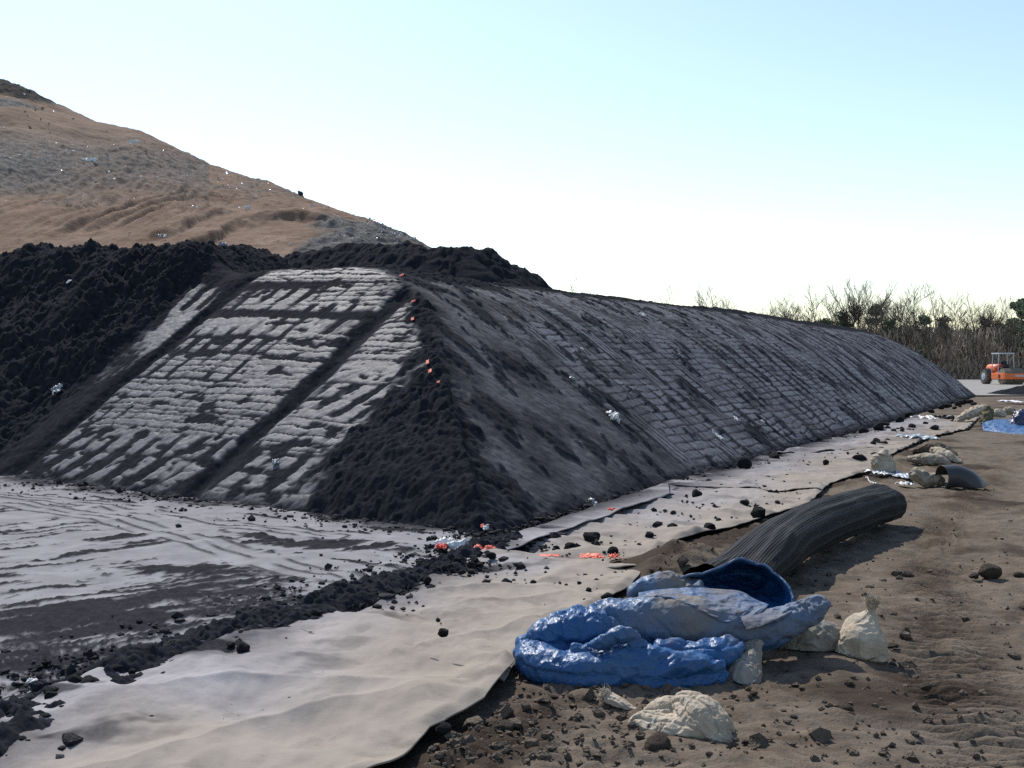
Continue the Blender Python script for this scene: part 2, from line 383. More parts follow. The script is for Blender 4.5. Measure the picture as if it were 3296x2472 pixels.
def build_hill():
    sil = [(-260, -40), (-120, 20), (0, 79), (20, 86), (46, 99), (95, 121), (139, 130), (176, 148), (217, 167), (278, 185), (300, 196), (342, 211), (384, 231), (407, 242), (450, 262), (500, 285), (560, 330)]
    dist = np.interp([p[0] for p in sil], [-260, 0, 200, 400, 560], [95, 84, 68, 50, 40])
    top = np.array([at(px, py, d) for (px, py), d in zip(sil, dist)])
    n, m = 760, 420
    Tp = resample(top, n); s = np.linspace(0, 1, n)
    px = 512+F_PX*Tp[:, 0]/Tp[:, 1]
    bot = np.array([at(a, float(np.interp(a, [-260, 0, 150, 260, 360, 420, 560], [268, 262, 262, 268, 266, 268, 345])), float(np.interp(a, [-260, 0, 200, 420, 560], [31, 30, 29, 29, 34]))) for a in np.clip(px-40, -300, 560)])
    bot = resample(bot, n)
    t = np.linspace(-.06, 1.5, m)
    T, I = np.meshgrid(t, np.arange(n)); t1 = np.clip(T, -1, 1)
    P = bot[I]*(1-t1[..., None])+Tp[I]*t1[..., None]
    back = np.clip(T-1, 0, 1)
    P[..., 1] += back*60; P[..., 0] += back*22; P[..., 2] -= back**1.25*26
    X, Y, Z = P[..., 0], P[..., 1], P[..., 2].copy()
    face = np.sin(np.clip(T, 0, 1)*np.pi)
    Z += .9*face*fbm(X*.09, Y*.09, 3, 131)
    # picture-height of each point only used to look up where the benches and bands run along the slope
    q = t1; h = s[I]
    fx = 512+F_PX*X/Y; fy = 369-F_PX*(P[..., 2]-CAM_H)/Y
    deb = sm(.1, .42, fbm(X*.16, Z*.3, 4, 141)+.55*np.exp(-((fy-(158+.33*fx*.5))/24)**2)*sm(360, 120, fx)+.55*sm(230, 330, fx)-.25)
    deb = np.maximum(deb, .8*np.exp(-((fy-(150+.12*fx))/22)**2)*(fx < 210))
    deb *= 1-.85*np.exp(-((fx-110)/130)**2-((fy-205)/32)**2)
    dark = sm(4, -4, fy-(88+.30*fx))*(fx < 62)*sm(-70, -20, -np.abs(fx-0))
    dark = sm(-1, 2, (93.5+.22*np.maximum(fx, 0))-fy+1.5*fbm(X*.4, Y*.4, 3, 149))*(1-sm(50, 62, fx))
    # bench scarps low on the hill
    def scarp(pts, w, hgt):
        xs, ys = zip(*pts); y0 = np.interp(fx, xs, ys); on = sm(xs[0]-10, xs[0]+10, fx)*(1-sm(xs[-1]-45, xs[-1], fx))
        return on*hgt*(sm(w, -w, fy-y0+5*fbm(X*.35, Y*.3, 4, 150))-.5)*np.exp(-((fy-y0)/(w*5))**2)
    Z += scarp([(150, 236), (190, 222), (216, 214), (245, 218), (262, 226)], 1.6, .28)+scarp([(185, 243), (236, 229), (295, 226), (335, 233), (362, 245)], 1.6, .36)
    cut = lambda pts, t_: np.exp(-((fy-np.interp(fx, [q_[0] for q_ in pts], [q_[1] for q_ in pts])-t_)/t_)**2)*(fx > pts[0][0])*(fx < pts[-1][0])
    # wheel ruts running up across the slope
    for a, b, c in (((60, 232), (130, 208), (195, 184)), ((85, 232), (140, 210), (200, 190)), ((118, 226), (150, 213), (185, 199))):
        xs = [a[0], b[0], c[0]]; ys = [a[1], b[1], c[1]]; y0 = np.interp(fx, xs, ys)
        on = sm(xs[0]-12, xs[0]+12, fx)*(1-sm(xs[2]-25, xs[2]+10, fx)); Z -= on*.16*np.exp(-((fy-y0)/1.6)**2)-on*.14*np.exp(-((fy-y0+3.5)/1.8)**2)
    rut = fbm((fx*.42+fy*1.0)*.20, (fx-fy)*.008, 4, 157)*np.exp(-((fx-110)/130)**2-((fy-200)/40)**2)
    Z += .26*rut
    rg = .28+.72*np.clip(deb+dark, 0, 1)+.25*sm(.0, .4, fbm(X*.12, Z*.3, 3, 168))
    Z += rg*(.15*(billow(X*.45, Y*.45, 4, 161)-.4)+.20*fbm(X*1.4, Y*1.4, 4, 165))*sm(-.1, .05, T)
    me = mesh_from('hill', np.stack([X, Y, Z], -1), grid_faces(n, m)[:, ::-1], M_HILL, True, {'debris': deb, 'dark': dark})
    o = link('hill', me); tag(o, kind='structure'); return X, Y, Z, fx, fy
HX, HY, HZ, HFX, HFY = build_hill()

# ------------------------------------------------------------------ the ground
EDGE = [(-1.6, 2.0), gp(330, 815), gp(390, 775), gp(430, 741), gp(444, 736), gp(486, 713), gp(500, 694), gp(512, 674), gp(530, 655), gp(575, 625), gp(632, 588), gp(648, 568), gp(668, 545), gp(735, 528), gp(808, 506), gp(832, 484), gp(868, 474), gp(895, 454), gp(929, 439), gp(968, 430), gp(985, 412), (26, 54), (34, 70)]
_ey = [p[1] for p in EDGE]; _ex = [p[0] for p in EDGE]
def edge_x(Y): return np.interp(Y, _ey, _ex)
HEAP = gp(684, 572)
TRACK = [gp(1010, 800), gp(968, 700), gp(940, 620), gp(935, 560), gp(960, 500), gp(1010, 460), (16, 26)]
def ground_z(X, Y, detail=True):
    r = X-edge_x(Y); on = sm(-.12, .22, r)
    z = -.022+.03*on
    z = z+on*(.035*fbm(X*.55, Y*.55, 3, 201)+.03*fbm(X*1.9, Y*1.9, 3, 204))
    z = z+.20*np.exp(-((X-HEAP[0])/.42)**2-((Y-HEAP[1]-.1)/.5)**2)*sm(-.5, .0, r+.3)
    rough = on*np.clip(.35+.9*np.exp(-(r/.9)**2)+.5*fbm(X*.8, Y*.8, 3, 207), 0, 1.3)
    near = 1-sm(18, 40, Y)
    if detail:
        z = z+near*rough*(.05*(billow(X*4.2, Y*4.2, 4, 211)-.4)+.022*fbm(X*11, Y*11, 4, 215))
        dt, arc = dpoly(X, Y, TRACK)
        for off in (0.0,):
            m = np.exp(-(dt/.24)**4)*on*near
            g = np.mod(arc/.085+.35*np.sin(dt*9), 1); z = z+m*(.065*sm(.2, .45, g)*(1-sm(.7, .95, g))-.035)*np.clip(.7+fbm(X*2, Y*2, 3, 219), 0, 1)
        z = z+near*on*(.014*fbm(X*1.2, Y*9, 3, 221)+.008*fbm(X*9, Y*9, 3, 225))
        g2 = np.exp(-(np.abs(X-edge_x(Y)-2.3-.15*np.sin(Y))/.25)**2)*on*near; z = z-.03*g2
    return z
def build_ground():
    def grow(a, step, fac, end):
        o = [a]
        while abs(o[-1]) < abs(end): step *= fac; o.append(o[-1]+step*(1 if end > 0 else -1))
        return o[1:]
    xs = np.arange(-1.6, 7.0, .024); xs = np.r_[grow(-1.6, .024, 1.16, -2800)[::-1], xs, grow(float(xs[-1]), .024, 1.05, 20), ]
    xs = np.r_[xs, grow(float(xs[-1]), .8, 1.2, 2800)]
    ys = [-2800, -900, -300, -100, -30, -10, -3, 0, 1.2, 2.2, 2.8]
    y = 3.1
    while y < 3200:
        ys.append(y); y += .0042*y if y < 13 else (.009*y if y < 70 else .08*y)
    ys = np.array(ys); Y, X = np.meshgrid(ys, xs, indexing='ij')
    Z = ground_z(X, Y)
    r = X-edge_x(Y)
    wet = np.clip(.95*sm(.02, .42, fbm(X*.75, Y*.75, 4, 231)+.35*np.exp(-((r-.3)/.5)**2)-.12)+.35*sm(1.5, 3.2, r)*(Y < 14)*0, 0, 1)
    wet = np.maximum(wet, .6*np.exp(-(dpoly(X, Y, TRACK)[0]/.3)**2)*sm(-.2, .3, fbm(X*1.5, Y*1.5, 3, 240)))
    me = mesh_from('ground', np.stack([X, Y, Z], -1), grid_faces(*X.shape)[:, ::-1], M_DIRT, True, {'wet': wet})
    tag(link('ground', me), kind='structure')
build_ground()

def flat_poly(name, pts, z, mat, kind='structure'):
    bm = bmesh.new(); vs = [bm.verts.new((*p, z)) for p in pts]; bm.faces.new(vs); bmesh.ops.recalc_face_normals(bm, faces=bm.faces)
    me = bpy.data.meshes.new(name); bm.to_mesh(me); bm.free(); me.materials.append(mat); o = link(name, me); tag(o, kind=kind); return o
flat_poly('gravel_pad', [(16, 59.5), (34, 60.5), (46, 74), (120, 120), (130, 150), (20, 150), (10, 80)], .06, M_GRAVEL)

# dark bank at the right end of the gravel pad
def build_dark_bank():
    n, m = 160, 90
    s = np.linspace(0, 1, n); t = np.linspace(0, 1, m); T, Sx = np.meshgrid(t, s)
    X = 29.3+Sx*16; Y = 60.0+T*5.5+1.5*Sx
    Z = .02+1.5*np.clip(Sx*3.2, 0, 1.0)*np.sin(np.pi*T)**.8+.16*fbm(X*.9, Y*.9, 4, 250)*np.sin(np.pi*T)-.06
    me = mesh_from('dark_bank', np.stack([X, Y, Z], -1), grid_faces(n, m)[:, ::-1], M_BLACK, True, {'crust': np.zeros(X.size)})
    tag(link('dark_bank', me), kind='structure')
build_dark_bank()

# ------------------------------------------------------------------ geotextile sheets
def gpoly(pts): return [gp(*p) for p in pts]
DARK_PATCH = [(*gp(225, 595), .50, .28), (*gp(245, 610), .45, .2), (*gp(300, 548), .55, .10), (*gp(205, 575), .5, .12), (*gp(95, 625), .5, .25), (*gp(40, 665), .5, .22)]
FURROWS = [(gpoly([(165, 600), (215, 620), (265, 625), (300, 618)]), .05), (gpoly([(0, 634), (50, 655)]), .06), (gpoly([(20, 650), (100, 612), (170, 597), (240, 585)]), .10)]
TRK = [gpoly([(0, 505), (100, 520), (200, 545), (290, 572), (340, 582)]), gpoly([(0, 497), (110, 508), (220, 527), (330, 540)])]
def sheet_dust(X, Y, left_side):
    n1 = fbm(X*1.1, Y*1.1, 4, 301)
    if left_side:
        u = (X-P0[0])*Ld[0]+(Y-P0[1])*Ld[1]; v = -((X-P0[0])*nL[0]+(Y-P0[1])*nL[1])
        st = fbm(u*.7, v*5.5, 4, 305); st2 = fbm((X*.75+Y*.66)*.7, (Y*.75-X*.66)*6, 4, 309)
        w = sm(1.2, 3.2, v+.25*u)
        d = sm(.10, .30, (st*(1-w)+st2*w)+.42*n1-.09+.02*w+.25*fbm(X*9, Y*9, 3, 341))
        for cx, cy, ax, ay in DARK_PATCH:
            rx, ry = (X-cx), (Y-cy); a = rx*.92-ry*.2; b2 = ry*.92+rx*.2
            d = np.maximum(d, sm(1.3, .5, (a/ax/1.3)**2+(b2/ay/1.9)**2+1.0*n1+2.8*st2+.5*fbm(X*8, Y*8, 3, 343)))
        for pl, wd in FURROWS: d = np.maximum(d, np.exp(-(dpoly(X, Y, pl)[0]/wd)**2))
        for q, pl in enumerate(TRK):
            dd, arc = dpoly(X, Y, pl); d = d*(1-.85*np.exp(-((dd-.09)/.10)**4))
            for off in (.0, .17):
                d = np.maximum(d, .85*np.exp(-((dd-off)/.028)**2)*sm(-.15, .15, fbm(arc*1.2+q*9, off*7+0*arc, 3, 340+q)+.12))
        d = np.maximum(d, .9*np.exp(-((v-.05)/.3)**2)*sm(-.3, .3, n1+.2))
        return np.clip(d, 0, 1)
    db = dpoly(X, Y, BERM)[0]; dt = (X-P0[0])*-nR[0]+(Y-P0[1])*-nR[1]
    d = .8*np.exp(-(db/.42)**2)*sm(-.2, .35, n1+.12)+.8*sm(.25, .5, fbm(X*1.6, Y*2.4, 4, 313)-.0)*np.exp(-(db/.9)**2)
    toe = np.exp(-(np.maximum(dt, 0)/.55)**2)*sm(8.5, 10.5, Y)
    d = np.maximum(d, toe*sm(-.5, .25, n1+.25))
    far = sm(12, 20, Y)*.32*sm(-.2, .4, fbm(X*.7, Y*.7, 4, 317))
    return np.clip(np.maximum(np.maximum(np.maximum(d, far), .30*sm(.28, .6, fbm(X*2, Y*2, 4, 319))), .16*sm(.25, .6, fbm(X*4, Y*4, 4, 321))), 0, 1)
BERM = gpoly([(-160, 815), (-60, 762), (20, 724), (96, 690), (150, 670), (215, 648), (300, 617), (394, 588), (442, 571), (490, 552), (515, 541)])
def sheet(label, right, left, z0, seed, left_side=False, n=200, m=300, wr=.035, curl=.022, tan=1.0):
    A = resample(right, n); B = resample(left, n); t = np.linspace(0, 1, m)**1.0
    T, I = np.meshgrid(t, np.arange(n))
    X = A[I, 0]*(1-T)+B[I, 0]*T; Y = A[I, 1]*(1-T)+B[I, 1]*T
    # ragged, gently waving free edge
    de = np.hypot(X-A[I, 0], Y-A[I, 1]); amp = np.exp(-de/.2)
    X = X+amp*.02*fbm(Y*1.8, Y*0+seed, 3, seed); 
    rd = 1-2*np.abs(noise(.55*X-.8*Y+.25*noise(X, Y, seed+12), .35*X+.15*Y, seed+11))
    w = .032*(wr/.035)*rd**3*(rd > 0)+1.6*wr*(fbm(X*1.5+.6*Y, Y*1.0, 3, seed+2)+.55*(1-2*np.abs(fbm(X*.8-.5*Y, Y*.9+.4*X, 2, seed+5)))+.30*fbm(X*4, Y*2.2, 3, seed+7))
    if left_side: w = w*.35
    else: w = w+.010*fbm(X*7+2*Y, Y*5, 3, seed+15)*sm(-.2, .4, fbm(X*.8, Y*.8, 2, seed+16))
    dend = np.minimum(I, n-1-I)/n
    Z = z0+w*sm(0, .1, de+.03)+curl*np.exp(-(de/.10)**2)*np.clip(.45+fbm(Y*1.3, X*0+seed, 2, seed+3), 0, 1.2)
    du = sheet_dust(X, Y, left_side)
    r = X-edge_x(Y); tn = np.clip(tan*sm(-2.2, -.2, r+.7*fbm(X*.9, Y*.9, 3, seed+4)), 0, 1)*(0 if left_side else 1)
    if left_side: Z = Z+.03*sm(.4, 1, du)*np.abs(fbm(X*7, Y*7, 3, 330))
    me = mesh_from('geotextile_sheet', np.stack([X, Y, Z], -1), grid_faces(n, m), M_GEODARK if left_side else M_GEO, True, {'dust': du, 'tan': tn})
    o = link('geotextile_sheet', me); md = o.modifiers.new('thickness', 'SOLIDIFY'); md.thickness = .008; md.offset = -1
    tag(o, label, 'fabric sheet', 'geotextile sheets on the ground'); return o
def cut(lo, hi, k=40):
    ys = np.linspace(lo, hi, k); return [(float(edge_x(y)), float(y)) for y in ys]
ya = gp(512, 674)[1]
sheet('pale geotextile sheet with a free curved edge at the front of the ground', [gp(330, 815), gp(390, 775), gp(430, 741), gp(444, 736), gp(486, 713), gp(500, 694), gp(513, 674)],
      [gp(-260, 815), gp(-120, 775), gp(-40, 741), gp(30, 715), gp(120, 676), gp(240, 645), gp(330, 618)], .045, 401, m=420, n=220, curl=.035)
sheet('pale geotextile sheet running in under the blue tarp from the black ridge', cut(5.15, 8.05), [gp(300, 640), gp(360, 618), gp(400, 598), gp(452, 572), gp(480, 556)], .018, 402, wr=.03)
sheet('tan stained geotextile sheet covered with clods beside the black mesh roll', cut(8.0, 13.3), [gp(470, 566), gp(500, 545), gp(560, 525), gp(640, 498), gp(690, 478)], .012, 403, n=220, m=240, wr=.03)
sheet('dusty geotextile sheet narrowing along the foot of the mound behind the mesh roll', cut(13.2, 21.2), [gp(655, 490), gp(720, 470), gp(790, 452)], .02, 404, n=200, m=200, wr=.025)
sheet('farthest geotextile sheet with a rolled corner beside the far blue tarp', cut(21.0, 34), [gp(770, 458), gp(850, 436), gp(905, 420)], .025, 405, n=200, m=160, wr=.03, curl=.03)
sheet('grey level sheet streaked with black tracks in front of the left mound face', [gp(-240, 815), gp(-80, 760), gp(20, 720), gp(150, 668), gp(300, 612), gp(442, 569), gp(500, 545)],
      [gp(-420, 520), gp(-330, 500), gp(-240, 478), gp(-120, 472), gp(20, 478), gp(200, 500), gp(420, 525)], .018, 406, True, n=420, m=420)
# narrow grey strip laid along the toe of the right face
sheet('narrow smooth grey strip lying along the foot of the right mound face', [gp(507, 560), gp(560, 541), gp(620, 519), gp(670, 501)], [gp(500, 548), gp(545, 532), gp(605, 510), gp(668, 489)], .075, 407, n=160, m=40, wr=.01, curl=.03, tan=0)

# ------------------------------------------------------------------ low ridge of black soil between the sheets
def build_ridge():
    P = resample(BERM, 900); m = 64; t = np.linspace(-1, 1, m); T, I = np.meshgrid(t, np.arange(900))
    d = np.gradient(P, axis=0); d /= np.linalg.norm(d, axis=1)[:, None]; nn = np.stack([-d[:, 1], d[:, 0]], 1)
    hw = np.interp(np.arange(900), [0, 450, 750, 900], [.46, .36, .32, .40])*(1+.35*fbm(np.arange(900)*.02, np.zeros(900), 3, 501))
    X = P[I, 0]+nn[I, 0]*T*hw[I]; Y = P[I, 1]+nn[I, 1]*T*hw[I]
    env = np.clip(1-T*T, 0, 1)
    Z = -.03+.15*env*np.clip(.75+.6*fbm(X*1.3, Y*1.3, 3, 503), .2, 1.5)+env*(.075*fbm(X*3.2, Y*3.2, 3, 507)+.045*fbm(X*12, Y*12, 3, 511))
    me = mesh_from('soil_ridge', np.stack([X, Y, Z], -1), grid_faces(900, m), M_BLACK, True, {'crust': .05*np.ones(X.size)})
    tag(link('soil_ridge', me), kind='structure')
build_ridge()
# ------------------------------------------------------------------ woods beyond the pad
def tube_segs(segs, sides):
    """segs: list of (p0, p1, r0, r1) -> vertices, quads"""
    if not segs: return np.zeros((0, 3)), np.zeros((0, 4), int)
    A = np.array([s[0] for s in segs], float); B = np.array([s[1] for s in segs], float)
    r0 = np.array([s[2] for s in segs]); r1 = np.array([s[3] for s in segs])
    d = B-A; d /= np.linalg.norm(d, axis=1)[:, None]+1e-9
    ref = np.where(np.abs(d[:, 2:3]) > .9, np.array([[1., 0, 0]]), np.array([[0, 0, 1.]]))
    u = np.cross(d, ref); u /= np.linalg.norm(u, axis=1)[:, None]+1e-9; v = np.cross(d, u)
    an = np.arange(sides)*2*np.pi/sides; c, s = np.cos(an), np.sin(an)
    off = u[:, None]*c[None, :, None]+v[:, None]*s[None, :, None]
    V = np.concatenate([A[:, None]+off*r0[:, None, None], B[:, None]+off*r1[:, None, None]], 1)
    b = np.arange(len(segs))[:, None]*2*sides; k = np.arange(sides)[None]; k2 = (k+1) % sides
    F = np.stack([b+k, b+k2, b+sides+k2, b+sides+k], -1).reshape(-1, 4)
    return V.reshape(-1, 3), F
M_BARK = plain('bark', (.13, .11, .10), .95, .03, .35, 1.2, .2)
M_TWIG = plain('twigs', (.095, .08, .072), .95, .03, .3, 1.0, 0)
M_SAPLING = plain('saplings', (.30, .25, .22), .95, .03, .3, 1.0, 0)
M_PINE = plain('pine_needles', (.19, .22, .14), .85, .08, .45, 1.1, 0)
M_BRUSH = plain('undergrowth', (.31, .25, .205), .95, .03, .4, .35, 0)

def bare_tree(seed, H, kind):
    r = random.Random(seed); trunk, crown = [], []
    def grow(p, d, L, rad, lev):
        n = 4 if lev < 2 else 3
        for i in range(n):
            d = (d+Vector((r.uniform(-1, 1), r.uniform(-1, 1), r.uniform(-.25, .55)))*(.13 if lev == 0 else .22)).normalized()
            q = p+d*(L/n); r2 = rad*(.86 if lev < 2 else .74)
            (trunk if lev == 0 else crown).append((tuple(p), tuple(q), rad, r2))
            p, rad = q, r2
            if lev < 4 and (lev > 0 or i >= (1 if kind == 2 else 2)):
                for _ in range(2 if lev < 2 else (1 if r.random() < .9 else 2)):
                    sp = r.uniform(.45, .95) if kind != 1 else r.uniform(.3, .6)
                    az = r.uniform(0, 6.283); side = Vector((math.cos(az), math.sin(az), .25))
                    nd = (d*math.cos(sp)+side*math.sin(sp)).normalized()
                    grow(p, nd, L*r.uniform(.42, .62)*(1 if lev else .8), max(.012, rad*r.uniform(.38, .55)), lev+1)
        if lev < 4: grow(p, d, L*.55, rad, lev+1)
    base = Vector((0, 0, -.4))
    if kind == 1:                                     # forked from low down
        for k in range(3):
            az = k*2.1+r.uniform(-.4, .4); grow(base, Vector((math.cos(az)*.30, math.sin(az)*.2, 1)).normalized(), H*.62, H*.0145, 0)
    else: grow(base, Vector((r.uniform(-.08, .08), 0, 1)).normalized(), H*.58, H*.017, 0)
    return trunk, crown
def scale_to(segs_lists, H):
    top = max(s[1][2] for l in segs_lists for s in l); k = H/top
    return [[(tuple(np.array(a)*k), tuple(np.array(b)*k), r0*k, max(.021, r1*k)) for a, b, r0, r1 in l] for l in segs_lists]
protos = []
for i in range(7):
    t, c = scale_to(bare_tree(60+i, 14, (0, 1, 2, 0, 0, 2, 1)[i]), 14)
    tv, tf = tube_segs(t, 6); cv, cf = tube_segs(c, 3)
    protos.append((mesh_from('trunk', tv, tf, M_BARK, True), mesh_from('crown', cv, cf, M_TWIG, True)))
def place_tree(kind_name, tm, cm, x, y, s, sz, rz, label, cat, group):
    e = empty(kind_name, (x, y, 0), rz); e.scale = (s, s, sz); tag(e, label, cat, group)
    link('trunk', tm, e); link('crown', cm, e); return e
bare = [(590, 277, 3), (667, 286, 0), (701, 284, 4), (717, 287, 3), (740, 294, 5), (790, 292, 4), (807, 304, 0), (822, 284, 3), (843, 296, 5), (860, 280, 1), (872, 286, 0), (885, 294, 4),
        (903, 293, 3), (921, 282, 2), (937, 284, 3), (948, 300, 0), (958, 296, 4), (969, 306, 5), (980, 293, 3), (996, 299, 0), (1010, 308, 4), (1032, 300, 3), (893, 312, 4), (928, 312, 0), (985, 312, 2)]
names_at = {590: 'lone bare tree top showing over the mound next to the dark heap', 667: 'bare tree top behind the middle of the mound crest', 701: 'rounded bare tree top behind the middle of the mound crest',
            717: 'thin bare tree top just right of the rounded one behind the crest', 740: 'small faint bare tree top over the crest of the mound', 790: 'bushy bare tree top over the crest where it starts to fall',
            807: 'low bare tree top between two taller ones over the crest', 822: 'slender upright bare tree alone against the sky over the crest', 843: 'thin leaning bare tree beside two small pines',
            860: 'tall bare tree forked wide into several leaning trunks', 872: 'bare tree standing close to the forked tree', 885: 'bare tree rising out of the evergreen past the forked tree',
            903: 'bare tree with a flat top left of the big crooked tree', 921: 'big crooked bare tree with thick spreading limbs', 937: 'tall fine-twigged bare tree just right of the crooked tree',
            948: 'short bare tree behind the fine-twigged tall one', 958: 'bare tree with an oval crown above the roller canopy line of woods', 969: 'low bare tree in the dip of the wood skyline', 980: 'tall bare tree directly above the orange roller',
            996: 'wide bare tree right above the canopy of the roller', 1010: 'low bare tree next to the big pine', 1032: 'bare tree at the frame edge behind the big pine', 893: 'short bare tree where the mound meets the wood',
            928: 'short bare tree under the crooked tree', 985: 'short bare tree low in the wood behind the roller'}
for i, (px, py, k) in enumerate(bare):
    d = 150+ (i*37 % 23); x, y, z = at(px, py-6, d); s = z/14
    place_tree('bare_tree', protos[k][0], protos[k][1], x, y, s*(1.0 if k in (1, 2) else .85), s, (i*1.7) % 6.28 if px not in (860, 921) else 0, names_at[px], 'tree', 'bare trees of the wood')
rt = np.random.default_rng(404)
for i in range(13):
    px = 770+290*rt.random()**.8; x, y, z = at(px, float(np.interp(px, [770, 860, 1024, 1060], [301, 296, 297, 292])+rt.normal(0, 6)), 158+rt.uniform(0, 24)); k = int(rt.integers(0, 7)); s = z/14
    if px < 1020: place_tree('bare_tree', protos[k][0], protos[k][1], x, y, s*.95, s, rt.uniform(0, 6.28), 'thin grey-brown bare tree standing among many alike in the wood behind the roller', 'tree', 'thin bare trees filling the wood')
def pine_mesh(seed, H, big):
    r = np.random.default_rng(seed); cl = []
    n = 30 if big else 15
    for i in range(n):
        t = r.uniform(.3, 1) if big else r.uniform(.15, 1); w = (1.12-t)*.27*H if not big else .22*H*math.sin(math.pi*min(1, (1.05-t)/.75))
        a = r.uniform(0, 6.28); q = r.uniform(.3, 1)*w; cl.append((q*math.cos(a), q*math.sin(a), t*H*.96, r.uniform(.055, .10)*H))
    P = []
    for cx, cy, cz, cr in cl:
        m = 120; v = r.normal(size=(m, 3)); v /= np.linalg.norm(v, axis=1)[:, None]; v *= (r.random((m, 1))**.4)*cr*np.array([1.15, 1.15, .7]); P.append(v+np.array([cx, cy, cz]))
    P = np.concatenate(P); n = len(P); a = r.normal(size=(n, 3)); a /= np.linalg.norm(a, axis=1)[:, None]; b = np.cross(a, r.normal(size=(n, 3))); b /= np.linalg.norm(b, axis=1)[:, None]
    sz = r.uniform(.10, .24, (n, 1)); V = np.stack([P-a*sz-b*sz*.5, P+a*sz-b*sz*.5, P+a*sz+b*sz*.5, P-a*sz+b*sz*.5], 1).reshape(-1, 3)
    segs = [((0, 0, -.3), (.1, 0, H*.5), H*.018, H*.013), ((.1, 0, H*.5), (0, .05, H*.93), H*.013, .03)]
    for cx, cy, cz, cr in cl: segs.append(((.05, 0, max(.5, cz-cr*.9)), (cx, cy, cz), .05, .02))
    tv, tf = tube_segs(segs, 5)
    return mesh_from('trunk', tv, tf, M_BARK), mesh_from('crown', V, np.arange(4*n).reshape(-1, 4), M_PINE, False)
pp = [pine_mesh(80+i, 10, i == 0) for i in range(4)]
pines = [(1021, 296, 0, 'big dark pine at the right edge of the picture'), (877, 304, 1, 'dark evergreen tree between the forked tree and the wood'), (842, 313, 2, 'small dark pine peeking over the mound crest'),
         (824, 312, 3, 'lowest dark pine tip over the mound crest beside the slender bare tree'), (944, 317, 2, 'mid green pine right of the crooked bare tree'), (924, 315, 1, 'broad evergreen behind the crooked bare tree'),
         (903, 320, 3, 'low evergreen left of the crooked bare tree'), (1001, 317, 3, 'pointed pine above the canopy of the roller'), (984, 319, 2, 'dark pine just left of the roller canopy top'), (889, 319, 2, 'evergreen at the place where the crest meets the wood')]
for i, (px, py, k, lb) in enumerate(pines):
    d = 158+(i*29 % 13); x, y, z = at(px, py, d); s = z/10
    place_tree('pine_tree', pp[k][0], pp[k][1], x, y, s*(1.0 if k else .9), s, i*2.1, lb, 'tree', 'pines of the wood')
def build_thicket():
    r = np.random.default_rng(33); segs = []; n = 2600
    xs = r.uniform(14, 150, n); ys = r.uniform(156, 186, n); hs = r.uniform(2.5, 7.2, n)*(1+.25*noise(xs*.12, ys*.1, 3))
    for x, y, h in zip(xs, ys, hs):
        lx, ly = r.normal(0, .09, 2)*h; rad = r.uniform(.03, .09)
        segs.append(((x, y, -.2), (x+lx*.5, y+ly*.5, h*.5), rad, rad*.7)); segs.append(((x+lx*.5, y+ly*.5, h*.5), (x+lx, y+ly, h), rad*.7, .015))
        for k in range(9):
            t = r.uniform(.25, .95); a = r.uniform(0, 6.28); L = h*r.uniform(.1, .22)
            p = (x+lx*t, y+ly*t, h*t); segs.append((p, (p[0]+L*math.cos(a), p[1]+L*math.sin(a)*.6, p[2]+L*r.uniform(.2, 1)), .03, .014))
    V, F = tube_segs(segs, 3)
    # leaf litter and brambles: small faces low in the wood, thinning upwards
    m = 150000; P = np.stack([r.uniform(14, 150, m), r.uniform(153, 194, m), r.random(m)**1.5*8.0-.2], 1)
    keep = fbm(P[:, 0]*.25, P[:, 2]*.5, 3, 600) > -.25; P = P[keep]; m = len(P)
    a = r.normal(size=(m, 3))*np.array([.34, .34, .30])+np.array([0, 0, 1]); a /= np.linalg.norm(a, axis=1)[:, None]; b = np.cross(a, r.normal(size=(m, 3))); b /= np.linalg.norm(b, axis=1)[:, None]; sz = r.uniform(.22, .75, (m, 1))
    V2 = np.stack([P-a*sz-b*sz*.10, P+a*sz-b*sz*.10, P+a*sz+b*sz*.10, P-a*sz+b*sz*.10], 1).reshape(-1, 3)
    F2 = np.arange(4*m).reshape(-1, 4)+len(V); mi = np.r_[np.zeros(len(F)), np.where(np.repeat(r.random(m), 1) < .10, 2, 1)]
    me = mesh_from('undergrowth', np.concatenate([V, V2]), np.concatenate([F, F2]), None, False, None, [M_SAPLING, M_BRUSH, M_PINE], mi)
    tag(link('undergrowth', me), 'brown tangle of saplings and brush filling the wood', 'undergrowth', kind='stuff')
build_thicket()

# ------------------------------------------------------------------ orange padfoot roller
def bm_box(bm, cx, cy, cz, sx, sy, sz, bev=.03, taper=None):
    g = bmesh.ops.create_cube(bm, size=1); vs = g['verts']
    for v in vs:
        k = 1
        if taper and v.co.z > 0: k = taper
        v.co = Vector((cx+v.co.x*sx*k, cy+v.co.y*sy*k, cz+v.co.z*sz))
    if bev:
        es = {e for v in vs for e in v.link_edges}; bmesh.ops.bevel(bm, geom=list(es), offset=bev, segments=2, affect='EDGES', profile=.5)
def bm_cyl(bm, c, r, w, axis='X', seg=40, r2=None):
    m = {'X': Matrix.Rotation(math.pi/2, 4, 'Y'), 'Y': Matrix.Rotation(math.pi/2, 4, 'X'), 'Z': Matrix()}[axis]
    bmesh.ops.create_cone(bm, cap_ends=True, segments=seg, radius1=r, radius2=r if r2 is None else r2, depth=w, matrix=Matrix.Translation(c) @ m)
def bm_bar(bm, a, b, r, seg=8):
    a, b = Vector(a), Vector(b); d = b-a
    bmesh.ops.create_cone(bm, cap_ends=True, segments=seg, radius1=r, radius2=r, depth=d.length, matrix=Matrix.Translation((a+b)/2) @ d.to_track_quat('Z', 'Y').to_matrix().to_4x4())
